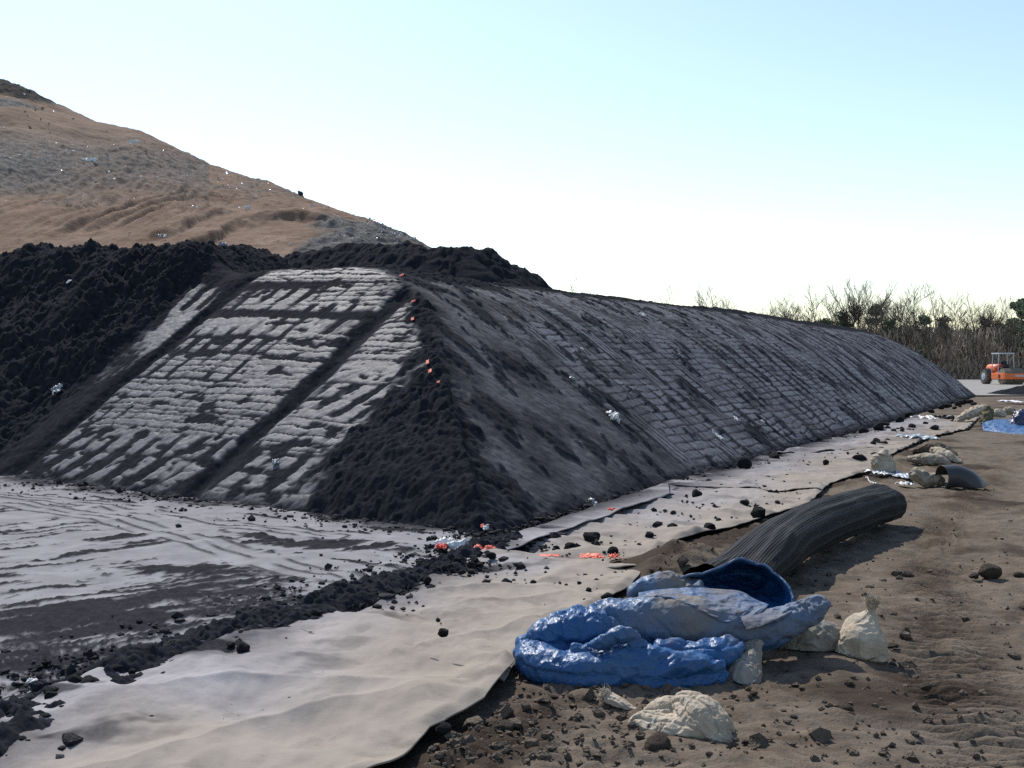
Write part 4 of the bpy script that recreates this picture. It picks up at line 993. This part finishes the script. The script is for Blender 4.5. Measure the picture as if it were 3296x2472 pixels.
bag('upright cream sandbag with a tied frayed neck beside the right end of the tarp', [(862, 662, 5.62, 22, 14), (862, 650, 5.66, 26, 21), (862, 638, 5.7, 23, 20), (865, 626, 5.72, 18, 15), (869, 616, 5.73, 9, 8), (871, 610, 5.73, 4, 4), (872, 604, 5.73, 7, 6)], M_BAG, 911, neck_px=((872, 606, 5.73), (872, 596, 5.73), 150), wr=.02, folds=(1.2, 9), neck_end=True)
bag('grey-brown sandbag lying in shade between the tarp and the upright cream sandbag', [(775, 648, 5.85, 6, 5), (788, 644, 5.83, 18, 16), (808, 640, 5.8, 25, 20), (830, 644, 5.78, 22, 18), (846, 652, 5.74, 10, 8), (854, 656, 5.72, 3, 3)], M_BAGGREY, 921)
bag('limp grey sandbag slumped upright under the front of the blue tarp', [(738, 690, 5.2, 16, 8), (742, 678, 5.25, 18, 12), (745, 664, 5.35, 17, 12), (748, 650, 5.45, 14, 9), (755, 641, 5.5, 9, 5)], M_BAGGREY, 931, wr=.02)
bag('tall cream sandbag standing alone past the far end of the mesh roll', [(884, 476, 15.1, 9, 7), (884, 468, 15.15, 11.5, 8), (883, 460, 15.2, 11, 9), (884, 453, 15.2, 7, 6), (887, 449, 15.2, 3, 3)], M_BAG, 941, wr=.035, folds=(1.4, 6))
bag('dull flat sandbag with its cream mouth to the left, beside the brown hump', [(909, 458, 17.3, 3, 3), (914, 458, 17.2, 5, 4), (922, 458, 17.1, 6, 6), (934, 459, 17.0, 8, 7.5), (944, 461, 16.9, 6, 5), (951, 464, 16.9, 2, 1.5)], M_BAGDULL, 951, wr=.03)
bag('cream sandbag folded over just right of the dull flat sandbag', [(931, 450, 17.9, 3, 4), (938, 451, 17.8, 6, 6), (946, 455, 17.6, 7, 6), (955, 459, 17.5, 6, 4.5), (962, 461, 17.4, 2, 2)], M_BAG, 961, wr=.03)
bag('brown hump-backed sandbag behind the two folded sandbags', [(914, 451, 19, 4, 3), (922, 448, 18.9, 7, 5), (934, 446, 18.8, 9, 6), (945, 449, 18.7, 8, 5), (955, 454, 18.5, 4, 2)], mat_bag('brown_sandbag_cloth', (.15, .115, .085), (.09, .07, .052)), 965)
bag('cream sandbag with its long neck towards the black curled sheet', [(910, 473, 14.1, 3, 5), (916, 474, 14.05, 7, 8), (926, 478, 14.0, 7, 7.5), (937, 479, 14.0, 8, 7), (944, 483, 13.95, 4, 3), (951, 484, 13.9, 2, 1.5), (958, 484, 13.9, 2.5, 1.8)], M_BAGDULL, 971, wr=.03, folds=(1.3, 6))
bag('long cream sandbag leaning up towards the olive bundle near the far tarp', [(955, 421, 30, 3, 2), (964, 416, 30, 5, 4), (974, 411, 30.2, 7, 6), (983, 407, 30.4, 4, 4), (987, 405, 30.4, 2, 2)], M_BAG, 981, wr=.05, folds=(1.3, 6), group='distant sandbags')
bag('olive bundle standing between the far blue tarp and a long cream sandbag', [(987, 423, 29, 5, 4), (988, 416, 29.1, 5.5, 5), (989, 410, 29.2, 5, 4), (988, 405, 29.2, 2, 2)], mat_bag('olive_cloth', (.17, .145, .085), (.09, .08, .05)), 985, wr=.05, folds=(1.6, 9), group='distant sandbags')
bag('white sandbag lying right behind the far blue tarp', [(993, 413, 30, 3, 3), (999, 412, 30, 5, 4.5), (1005, 414, 30, 3, 2.5)], M_BAG, 991, wr=.04, group='distant sandbags')
bag('greenish cream sandbag behind the far blue tarp, next to the white one', [(1004, 412, 31, 3, 3), (1009, 410, 31, 5, 4.5), (1014, 412, 31, 4, 3)], M_BAGDULL, 995, wr=.04, group='distant sandbags')

# far blue tarp and its bag
def build_far_tarp():
    rows = [[(983, 424, 29.5), (995, 421, 29.5), (1010, 420, 29.5), (1030, 422, 29.5), (1050, 425, 29)], [(982, 428, 28), (994, 425, 27.5), (1010, 426, 27.5), (1030, 428, 27.5), (1052, 430, 27)], [(983, 433, 26.4), (996, 433, 25.5), (1010, 434.5, 25), (1030, 437, 24.6), (1054, 437, 24.5)]]
    R = np.array([spline([at(*p) for p in row], 120) for row in rows]); P = np.stack([spline(R[:, j], 60) for j in range(120)], 1)
    P[..., 2] = np.maximum(P[..., 2], .03)+.07*np.clip(.2+n3(P, 1.3, 1001), 0, 1.2)+.03*ridg(P, 3.2, 1003)
    e = np.minimum(np.arange(60), 59-np.arange(60))/8.0; P[..., 2] = P[..., 2]*np.clip(e, .1, 1)[:, None]+.02
    me = mesh_from('blue_tarp', P, grid_faces(60, 120)[:, ::-1], M_TARP, True, {'dirt': .15*np.clip(n3(P, 2, 5), 0, 1), 'pale': np.clip(.15+.6*n3(P, 1.5, 7), 0, 1)})
    o = link('blue_tarp', me); md = o.modifiers.new('t', 'SOLIDIFY'); md.thickness = .015; tag(o, 'far flat blue tarp spread on the ground at the right edge', 'tarp')
build_far_tarp()
M_NAVY = plain('navy_plastic', (.03, .035, .09), .4, .5, .3, 4, .3)
bag('dark blue stuffed sack on top of the far blue tarp', [(1014, 425, 27.6, 5, 4), (1018, 419, 27.7, 7, 7), (1021, 412, 27.8, 6, 5), (1022, 408, 27.8, 2, 2)], M_NAVY, 1011, wr=.05, group='distant sandbags', zmin=.08)

# curled sheet of black plastic
def mat_black_plastic():
    m = NT('black_plastic'); return m.done(m.mix(m.noise(5, 4), (.012, .012, .014), (.05, .05, .055)), .5, .4, m.bump(m.noise(20), .15, .01))
M_BLACKP = mat_black_plastic()
def build_curl():
    n, m = 70, 90; a0 = np.array([*gp(947, 489), 0.0]); dx = np.array([.95, .18, 0]); dy = np.array([-.18, .95, 0])
    S_, T = np.meshgrid(np.linspace(0, 1, n), np.linspace(0, 1, m), indexing='ij')
    op = sm(.30, 1.0, S_)                                  # rolled at the left end, unrolling into a flat tail at the right
    R_ = .15*(1+1.1*op); th0 = 3.6*(1-op)+.55*op; th = -th0+T*(th0+1.5*(1-op)+.35*op)
    X = S_*.40+op*.42*(.35+T*.65); Yl = R_*np.sin(th); Z = R_*np.cos(th)+.15*(1-op)-R_*op+.03*op+.15*(1-op)*0
    Z = Z+op*.16*(1-S_)*np.cos((T-.5)*2)
    P = a0+dx*X[..., None]+dy*(Yl+.12)[..., None]+np.array([0, 0, 1.0])*Z[..., None]
    P = P+.008*n3(P, 3, 1021)[..., None]; P[..., 2] = np.maximum(P[..., 2], .02+.01*T)
    me = mesh_from('curled_sheet', P, grid_faces(n, m), M_BLACKP); o = link('curled_sheet', me); md = o.modifiers.new('t', 'SOLIDIFY'); md.thickness = .008
    tag(o, 'black plastic sheet curled into a half tube right of the sandbags', 'plastic sheet')
build_curl()

# ------------------------------------------------------------------ plastic scraps and litter
M_CLEAR = NT('clear_film').done((.42, .45, .48), .38, .5, None); M_CLEAR.node_tree.nodes['Principled BSDF'].inputs['Transmission Weight'].default_value = .45
M_WHITE = plain('white_plastic', (.58, .58, .57), .45, .5, .1, 30, .2)
M_GREYBLUE = plain('blue_grey_plastic', (.20, .25, .33), .45, .5, .2, 10, .2)
M_FLUOR = plain('orange_marking', (.68, .14, .085), .6, .3, .25, 18, .1)
M_REDMARK = plain('red_marking', (.62, .07, .05), .6, .3, .25, 18, .1)
def scrap(name, label, cat, c, w, h, mat, seed, rz=0, tilt=0.0, group=None, amp=.35, slope=None):
    """a crumpled piece of film or card, w by h metres"""
    n, m = 26, 26; U, Vv = np.meshgrid(np.linspace(-.5, .5, n), np.linspace(-.5, .5, m), indexing='ij')
    k = 1+.35*noise(np.arctan2(Vv, U)*2, U*0+seed, seed); P = np.stack([U*w*k, Vv*h*k, np.zeros_like(U)], -1); s = min(w, h)
    P[..., 2] = amp*s*(.6*np.abs(fbm(U*4, Vv*4, 3, seed))+.9*np.abs(noise(U*2.2+seed, Vv*2.2, seed+2)))
    P[..., 0] += .12*s*fbm(U*3, Vv*3, 2, seed+4); P[..., 1] += .12*s*fbm(U*3, Vv*3, 2, seed+6)
    me = mesh_from(name, P, grid_faces(n, m), mat); o = link(name, me); o.location = c; md = o.modifiers.new('t', 'SOLIDIFY'); md.thickness = max(.004, .02*s)
    if slope is not None:
        q = Vector((0, 0, 1)).rotation_difference(Vector(slope)); o.rotation_mode = 'QUATERNION'; o.rotation_quaternion = q @ Euler((0, 0, rz)).to_quaternion()
    else: o.rotation_euler = (tilt, 0, rz)
    tag(o, label, cat, group); return o
nRs = (.879*.57, -.477*.57, .82); nLs = (-.587*.57, -.81*.57, .82)
def on_mound(px, py, face):
    """point of the mound's surface seen at a pixel: march along the view ray"""
    d = ray(px, py); ts = np.arange(7, 64, .04)/d[1]; X = d[0]*ts; Y = d[1]*ts; Zr = CAM_H+d[2]*ts
    s, b, _, _ = mound_coords(X, Y); Zm = mound_surface(s, b)[2]
    hit = np.nonzero(Zr < Zm)[0]; i = hit[0] if len(hit) else -1
    return float(X[i]), float(Y[i]), float(Zm[i])
def mlit(px, py, wpx, hpx, face, label, mat, seed, rz=0, cat='litter', name='plastic_bag', amp=.5):
    p = on_mound(px, py, face); k = p[1]/F_PX; sl = nRs if face == 'R' else nLs
    return scrap(name, label, cat, (p[0]+sl[0]*.015, p[1]+sl[1]*.015, p[2]+sl[2]*.015), wpx*k*(.75 if name == 'paint_mark' else 1), hpx*k*(1 if name == 'paint_mark' else 1.3), mat, seed, rz, 0, 'litter on the mound', amp, sl)
mlit(612, 420, 11, 11, 'R', 'crumpled white bag halfway up the right mound face, largest scrap there', M_WHITE, 1101, .3, amp=.9)
mlit(717, 438, 13, 5, 'R', 'long white strip low on the right mound face', M_WHITE, 1102, -.6)
mlit(735, 420, 4, 6, 'R', 'small white scrap right of the long white strip', M_WHITE, 1103)
mlit(642, 316, 5, 10, 'R', 'white scrap high on the right face near the crest', M_WHITE, 1104, -.5)
mlit(581, 350, 3, 3, 'R', 'tiny white speck high on the near part of the right face', M_WHITE, 1105)
mlit(571, 380, 5, 4, 'R', 'grey-white scrap in the middle of the near right face', M_CLEAR, 1106)
mlit(680, 357, 6, 4, 'R', 'pale scrap in the upper middle of the right face', M_CLEAR, 1107)
mlit(762, 423, 4, 3, 'R', 'pale scrap far along the low right face', M_WHITE, 1108)
mlit(817, 450, 4, 3, 'R', 'white scrap near the toe of the right face opposite the sandbags', M_WHITE, 1109)
mlit(906, 344, 5, 3, 'R', 'clear plastic scrap near the far end of the mound crest', M_CLEAR, 1110)
mlit(593, 508, 6, 14, 'R', 'torn whitish plastic sticking up at the toe of the right face', M_CLEAR, 1111, .5, amp=.9)
mlit(664, 499, 10, 7, 'R', 'clear crumpled film at the toe beside the grey strip', M_CLEAR, 1112, amp=.8)
mlit(643, 291, 12, 4, 'R', 'grey-white film lying along the crest in the middle of the mound', M_CLEAR, 1119, 0, amp=.5)
mlit(417, 267, 17, 8, 'L', 'crumpled clear film on top of the mound corner', M_CLEAR, 1113, .2, amp=.8)
mlit(487, 530, 6, 5, 'L', 'white scrap with red trim low on the mound corner', M_WHITE, 1114, amp=.7)
mlit(277, 464, 7, 7, 'L', 'pale scrap low on the left mound face right of the furrow', M_CLEAR, 1115)
mlit(132, 407, 4, 4, 'L', 'clear scrap on the pale stripe of the left mound face', M_CLEAR, 1116)
mlit(70, 285, 5, 4, 'L', 'white scrap high in the loose pile at the left', M_WHITE, 1117)
mlit(58, 393, 10, 12, 'L', 'grey torn film in the loose pile at the left', M_CLEAR, 1118, .4)
for i, (px, py, w, h, lb) in enumerate([(402, 276.5, 6, 5, 'bright red blob at the top of the mound corner edge'), (414, 305, 5, 4, 'second red mark down the corner edge of the mound'), (413, 320, 4, 6, 'third red mark down the corner edge of the mound'), (428, 365, 4, 8, 'orange-pink streak midway down the corner edge'), (430.5, 373, 5, 7, 'largest orange-pink patch midway down the corner edge'), (439, 385, 4, 3, 'lowest faint orange mark on the corner edge'), (483, 529, 4, 5, 'red mark beside the white scrap low on the corner')]):
    mlit(px, py, w, h, 'L', lb, M_FLUOR if i in (3, 4, 5) else M_REDMARK, 1130+i, 0, 'paint mark', 'paint_mark', .22)
def glit(px, py, wpx, hpx, label, mat, seed, rz=0, z=.05, name='plastic_scrap', cat='litter', amp=.5, group='litter on the sheets'):
    x, y = gp(px, py, z); k = y/F_PX; return scrap(name, label, cat, (x, y, z), wpx*k, hpx*k*y/1.6, mat, seed, rz, 0, group, amp)
glit(451, 549, 30, 3.2, 'white crumpled plastic at the tip of the grey sheet', M_WHITE, 1151, .1, amp=.7)
glit(441, 548, 10, 2.5, 'red scrap among the white plastic at the tip of the grey sheet', M_REDMARK, 1152, 0, .08)
glit(484, 551, 22, 2.2, 'pinkish tape end right of the white plastic', M_FLUOR, 1153, .2, .05)
glit(591, 557, 23, 4, 'bright orange tape strip on the tan sheet among the clods', M_FLUOR, 1154, -.05, .055, amp=.15)
glit(549, 556, 18, 2, 'faded orange streak left of the bright tape strip', M_FLUOR, 1155, 0, .05, amp=.1)
glit(614, 558, 10, 3, 'small orange scrap beside a black clod on the tan sheet', M_FLUOR, 1156, 0, .05)
glit(614, 512, 11, 2.2, 'red torn netting in the black soil at the toe of the mound', M_REDMARK, 1157, 0, .06, amp=.4)
glit(33, 683, 9, 3.5, 'tiny bright white scrap on the grey sheet at far left', M_WHITE, 1158, 0, .05, amp=.6)
glit(915, 439, 26, 3.0, 'shiny clear plastic film on the dusty sheet behind the brown sandbag', M_CLEAR, 1159, 0, .05, amp=.22)
glit(903, 477, 20, 4.5, 'blue-grey plastic scrap around the foot of the tall cream sandbag', M_GREYBLUE, 1160, .3, .04, group='litter on the dirt', amp=.3)
glit(877, 474, 9, 3.5, 'pale torn wrap left of the foot of the tall cream sandbag', M_WHITE, 1161, .3, .05, group='litter on the dirt', amp=.6)
glit(905, 485, 10, 2, 'dirty white scrap in front of the blue-grey plastic', M_WHITE, 1162, .3, .03, group='litter on the dirt', amp=.4)
glit(923, 419, 4, 3, 'white upright scrap at the far toe of the mound', M_WHITE, 1163, 0, .1, amp=1.2)
glit(537, 754, 8, 4, 'shiny pale pebble-like scrap on the dirt at the bottom edge', M_WHITE, 1164, .3, .03, group='litter on the dirt', amp=.5)
glit(1012, 402, 12, 1.5, 'pale pole-like scrap by the dark bank', M_WHITE, 1165, .0, .1, group='litter on the dirt', amp=.15)
# thin white cord lying beyond the end of the roll
def cord(label, pts, r, mat):
    Q = spline([(*gp(px, py), .02) for px, py in pts], 60); Q[:, 2] = ground_z(Q[:, 0], Q[:, 1])+.012
    V, F = tube_segs([(tuple(a), tuple(b), r, r) for a, b in zip(Q[:-1], Q[1:])], 5)
    tag(link('cord', mesh_from('cord', V, F, mat)), label, 'cord')
cord('thin white cord trailing over the dirt past the far end of the mesh roll', [(866, 478), (870, 483), (878, 488), (884, 492), (890, 496), (895, 500)], .008, M_WHITE)

# litter strewn over the brown hill: one countless scatter, and the few big pieces as things
def build_hill_litter():
    r = np.random.default_rng(77); n, m = HX.shape; V = []
    ii = r.integers(0, n-1, 9000); jj = r.integers(20, int(m*.64), 9000)
    fx, fy = HFX[ii, jj], HFY[ii, jj]
    w = .10+.9*np.exp(-((fy-(150+.15*fx))/20)**2)*(fx < 260)+1.1*sm(290, 380, fx)*1+.8*np.exp(-((fy-245)/7)**2)*(fx > 230)
    ok = (r.random(len(ii)) < w*.30) & (fx > -40) & (fx < 420)
    for i, j in zip(ii[ok], jj[ok]):
        c = np.array([HX[i, j], HY[i, j], HZ[i, j]]); s = r.uniform(.02, .07)*(1.6 if r.random() < .08 else 1)*c[1]/55
        a = r.normal(size=3); a /= np.linalg.norm(a); b = np.cross(a, r.normal(size=3)); b /= np.linalg.norm(b); cc = np.cross(a, b)
        c = c+np.array([0, -.05, .05])
        V.append([c-a*s-b*s*.6, c+a*s-b*s*.5, c+a*s*.8+b*s*.6+cc*s*.5, c-a*s*.9+b*s*.6])
    V = np.array(V).reshape(-1, 3); F = np.arange(len(V)).reshape(-1, 4); mi = r.choice([0, 1, 1, 1, 2, 3, 3], len(F))
    me = mesh_from('scattered_litter', V, F, None, False, None, [M_WHITE, M_CLEAR, M_GREYBLUE, M_BAGDULL], mi)
    tag(link('scattered_litter', me), 'countless pale bits of litter strewn over the brown hill', 'litter', kind='stuff')
    def near(px, py):
        k = np.argmin(((HFX[:, 20:290]-px)**2+(HFY[:, 20:290]-py)**2).ravel()); i, j = np.unravel_index(k, HFX[:, 20:290].shape); j += 20
        return (HX[i, j], HY[i, j]-.1, HZ[i, j]+.08)
    for px, py, w, h, lb, mt, sd in [(91, 163, 14, 4, 'largest white sheet of litter in the middle of the brown hill', M_WHITE, 1201), (27, 180, 3, 9, 'pale leaning plank-like scrap at the left of the brown hill', M_BAG, 1202), (136, 148, 9, 3, 'white scrap on the upper grey band of the hill', M_WHITE, 1203),
                                     (248, 215, 6, 3, 'white and yellowish scrap above the bench of the hill', M_WHITE, 1204), (225, 248, 8, 4, 'pale bag at the foot of the hill behind the black pile', M_GREYBLUE, 1205), (165, 238, 8, 4, 'grey bag at the top edge of the black pile', M_CLEAR, 1206), (303, 193, 5, 7, 'dark upright scrap on the skyline of the hill', M_DARK, 1207)]:
        c = near(px, py); k = c[1]/F_PX; scrap('litter_scrap', lb, 'litter', c, w*k, h*k*1.6, mt, sd, .3, .7, 'big litter on the hill', .6)
build_hill_litter()

# ------------------------------------------------------------------ clods
def clod_mesh(seed, mat, rough=.35):
    bm = bmesh.new(); bmesh.ops.create_icosphere(bm, subdivisions=3, radius=1); 
    V = np.array([v.co[:] for v in bm.verts]); r = np.random.default_rng(seed); sc = r.uniform(.75, 1.25, 3)
    for _ in range(9):                                       # chip flat facets off
        d = r.normal(size=3); d /= np.linalg.norm(d); h = r.uniform(.55, .85); k = V@d; V = V-np.clip(k-h, 0, None)[:, None]*d*.85
    V = V*(1+rough*.5*n3(V, 1.1, seed)[:, None]+rough*.3*n3(V, 3.4, seed+5)[:, None])*sc*np.array([1, 1, .78])
    for v, c in zip(bm.verts, V): v.co = c
    me = bpy.data.meshes.new('soil_clod'); bm.to_mesh(me); bm.free(); me.materials.append(mat); me.polygons.foreach_set('use_smooth', np.ones(len(me.polygons), bool)); return me
def mat_clod(name, a, b):
    m = NT(name); n = m.noise(2.5, 5, .7); return m.done(m.mix(n, a, b), .92, .15, m.bump(m.noise(5, 5, .7), .8, .25))
M_CLODB, M_CLODD = mat_clod('black_clod', (.012, .012, .014), (.04, .039, .042)), mat_clod('brown_clod', (.06, .046, .036), (.15, .117, .09))
BL = [clod_mesh(1300+i, M_CLODB) for i in range(8)]; DL = [clod_mesh(1350+i, M_CLODD, .5) for i in range(8)]
_cn = [0]
def clod(px, py, wpx, label, group, lib, zb=.03, flat=1.0):
    x, y = gp(px, py, zb); s = wpx*.5*y/F_PX; me = lib[_cn[0] % 8]; _cn[0] += 1
    o = link('soil_clod', me); o.location = (x, y, zb+s*.45*flat); o.scale = (s, s*.95, s*flat); o.rotation_euler = (0, 0, (_cn[0]*2.4) % 6.28); tag(o, label, 'clod', group); return o
GB = 'black clods on the sheets'
big = [(759, 516, 16, 'big smooth black clod on the tan sheet beside the middle of the mesh roll'), (710, 529, 13, 'round black clod left of the mesh roll with a tiny clod on top'), (672, 529, 11, 'round black clod between two similar ones on the tan sheet'),
       (608, 600, 14, 'black clod against the fold of the sheet behind the tarp'), (585, 603, 7, 'small black clod left of the one by the sheet fold'), (591, 540, 17, 'large lumpy black clod left of the orange tape'), (613, 555, 14, 'black clod lying across the end of the orange tape'), (570, 548, 10, 'black clod just above the left end of the orange tape'),
       (650, 537, 9, 'black clod right of the lumpy ones on the tan sheet'), (566, 530, 8, 'black clod on the upper edge of the grey strip'), (555, 537, 7, 'small black clod below the grey strip'), (640, 500, 9, 'black clod by the toe above the tan sheet'), (697, 497, 12, 'dark flat clod halfway up the tan sheet'), (745, 504, 9, 'dark clod near the seam above the big smooth clod'),
       (290, 703, 10, 'single black clod alone in the middle of the front sheet'), (458, 705, 9, 'single black clod near the right tip of the front sheet'), (444, 635, 11, 'black clod above the middle of the front sheet by the ridge'), (34, 731, 12, 'tall black clod at the front edge of the ridge at far left'), (443, 732, 17, 'brown-black clod on the front edge of the front sheet'),
       (486, 585, 11, 'black clod right of the ridge on the second sheet'), (507, 586, 12, 'second black clod right of the ridge on the second sheet'), (860, 460, 12, 'upright black clod on the dusty sheet left of the tall sandbag'), (826, 465, 9, 'dark clod on the dusty sheet left of the upright one'), (935, 430, 9, 'flat dark clod on the far sheet'), (926, 425, 6, 'small dark clod just beyond the flat one on the far sheet')]
for px, py, w, lb in big: clod(px, py, w, lb, GB, BL, .04)
r = np.random.default_rng(55)
pl = 'small black clod scattered with many others on the pale sheets'
cl = 0; cen = [(690, 515, 60, 22), (640, 545, 60, 16), (760, 490, 50, 14), (520, 590, 60, 22), (850, 455, 40, 10), (600, 575, 60, 14), (740, 500, 40, 10)]
while cl < 130:
    cx, cy, sx, sy = cen[cl % len(cen)]; px, py = cx+r.normal(0, sx*.55), cy+r.normal(0, sy*.55); x, y = gp(px, py)
    if x > edge_x(y)-.15 or (x-P0[0])*nR[0]+(y-P0[1])*nR[1] > -.15 or ((x-P0[0])*nL[0]+(y-P0[1])*nL[1] > -.5 and x < -.2): cl += 0; 
    else: clod(px, py, float(r.choice([2.2, 2.8, 3.5, 4.5, 6.5], p=[.3, .28, .22, .14, .06])), pl, 'small black clods on the sheets', BL, .028); cl += 1
    if r.random() < .02: cl += 1
k = 0
while k < 60:        # lumps along the black ridge
    t = r.random(); Q = resample(BERM, 400)[int(t*380)+19]; px = 512+F_PX*Q[0]/Q[1]; py = 369+F_PX*CAM_H/Q[1]
    if px < -10: k += 1; continue
    clod(px+r.normal(0, 9), py+r.normal(0, 7)*(py-440)/220, float(r.uniform(5, 13))*(py-420)/180, 'black clod heaped with others along the black soil ridge', 'clods along the black ridge', BL, .06); k += 1
k = 0
while k < 22:
    s0 = 8+k*2.0; q = P0+Rd*s0-nR*r.uniform(.05, .45); px = 512+F_PX*q[0]/q[1]; py = 369+F_PX*CAM_H/q[1]
    clod(px, py, float(r.uniform(.10, .34))*F_PX/q[1], 'black clod fallen with others along the foot of the right mound face', 'clods at the foot of the mound', BL, .05); k += 1
for cx, cy, sx, sy, nn, lb in ((942, 420, 13, 2.5, 14, 'black clod in the farthest dark heap on the far sheet'), (900, 430, 14, 3, 16, 'black clod in the dark heap left of the shiny film'), (878, 444, 13, 2.5, 13, 'black clod in the dark heap behind the tall cream sandbag'), (960, 404, 20, 2.5, 14, 'black clod in the dark heap at the far tip of the mound')):
    for _ in range(nn):
        clod(cx+r.normal(0, sx*.55), cy+r.normal(0, sy*.6), float(r.uniform(3, 7.5)), lb, lb.replace('clod in', 'clods in'), BL, .03, 1.0)
for px, py, w, lb in [(505, 733, 25, 'large angular brown clod left of the torn sandbag by the sheet edge'), (548, 745, 27, 'large brown clod in front of the sheet tip'), (658, 752, 40, 'biggest dark clod right in front of the torn sandbag'), (478, 758, 20, 'dark brown clod at the bottom edge of the picture'), (640, 726, 15, 'brown clod left of the torn sandbag neck'),
                      (675, 712, 14, 'black clod resting on the fold of the torn sandbag'), (925, 690, 18, 'flat dark clod alone on the bare dirt at lower right'), (845, 712, 18, 'dark clod on the bare dirt below the upright sandbag'), (988, 577, 26, 'wide dark clod on the dirt at the right edge'), (975, 578, 12, 'dark clod touching the wide one at the right edge'), (908, 578, 15, 'dark clod right of the shadow of the mesh roll'),
                      (893, 648, 12, 'small dark clod right behind the upright sandbag'), (1018, 577, 12, 'clod cut by the right edge of the picture'), (560, 760, 12, 'brown clod behind the bottom edge near the pale scrap'), (712, 760, 14, 'brown clod right of the biggest dark clod'), (870, 590, 10, 'brown clod in the rough soil below the mesh roll')]:
    clod(px, py, w, lb, 'brown clods on the dirt', DL, .0, .8)
k = 0
while k < 48:
    px, py = r.uniform(430, 1020), r.uniform(520, 766); x, y = gp(px, py)
    if x < edge_x(y)+.1: continue
    clod(px, py, float(r.choice([4, 5.5, 8, 11], p=[.4, .3, .2, .1]))*(py-369)/320, 'small brown clod scattered with others on the bare dirt', 'small brown clods on the dirt', DL, .0, .75); k += 1
# crumbs nobody could count
def crumbs(name, label, pts, size, mat, seed):
    r = np.random.default_rng(seed); me0 = bmesh.new(); bmesh.ops.create_icosphere(me0, subdivisions=1, radius=1); bv = np.array([v.co[:] for v in me0.verts]); bf = np.array([[v.index for v in f.verts] for f in me0.faces]); me0.free()
    V, F = [], []
    for i, (x, y, z) in enumerate(pts):
        s = size*r.lognormal(0, .55); q = bv*(1+.35*r.normal(size=(len(bv), 1)))*s*np.array([1, 1, .7]); V.append(q+np.array([x, y, z+s*.3])); F.append(bf+i*len(bv))
    me = mesh_from(name, np.concatenate(V), np.concatenate(F), mat, False); tag(link(name, me), label, 'soil crumbs', kind='stuff')
P = []
while len(P) < 1900:
    px, py = r.uniform(420, 1024), 500+270*r.random()**.8; x, y = gp(px, py); e = x-edge_x(y)
    if e < .05 or r.random() > .2+.8*math.exp(-(e/.8)**2): continue
    P.append((x, y, float(ground_z(np.array([x]), np.array([y]))[0])))
crumbs('soil_crumbs', 'countless brown soil crumbs over the bare dirt', P, .0085, M_CLODD, 5)
P = []
while len(P) < 2400:
    if r.random() < .5:
        Q = resample(BERM, 400)[r.integers(30, 400)]; x, y = Q[0]+r.normal(0, .35), Q[1]+r.normal(0, .3)
    else:
        px, py = r.uniform(470, 900), r.uniform(440, 610); x, y = gp(px, py)
        if (x-P0[0])*nR[0]+(y-P0[1])*nR[1] > -.05 or x > edge_x(y)-.1: continue
        if fbm(np.array([x*1.3]), np.array([y*1.3]), 3, 1500)[0] < .0: continue
    P.append((x, y, .035))
for _ in range(4200):
    if r.random() < .7:
        s0 = 20*r.random()**1.2; e = r.exponential(.22)-.05; q = P0+Rd*s0-nR*e
    else: q = P0+Ld*8*r.random()-nL*(r.exponential(.25)-.05)
    P.append((q[0], q[1], .03))
crumbs('black_crumbs', 'countless black crumbs dusted over the pale sheets', P, .011, M_CLODB, 6)

crumple_all()
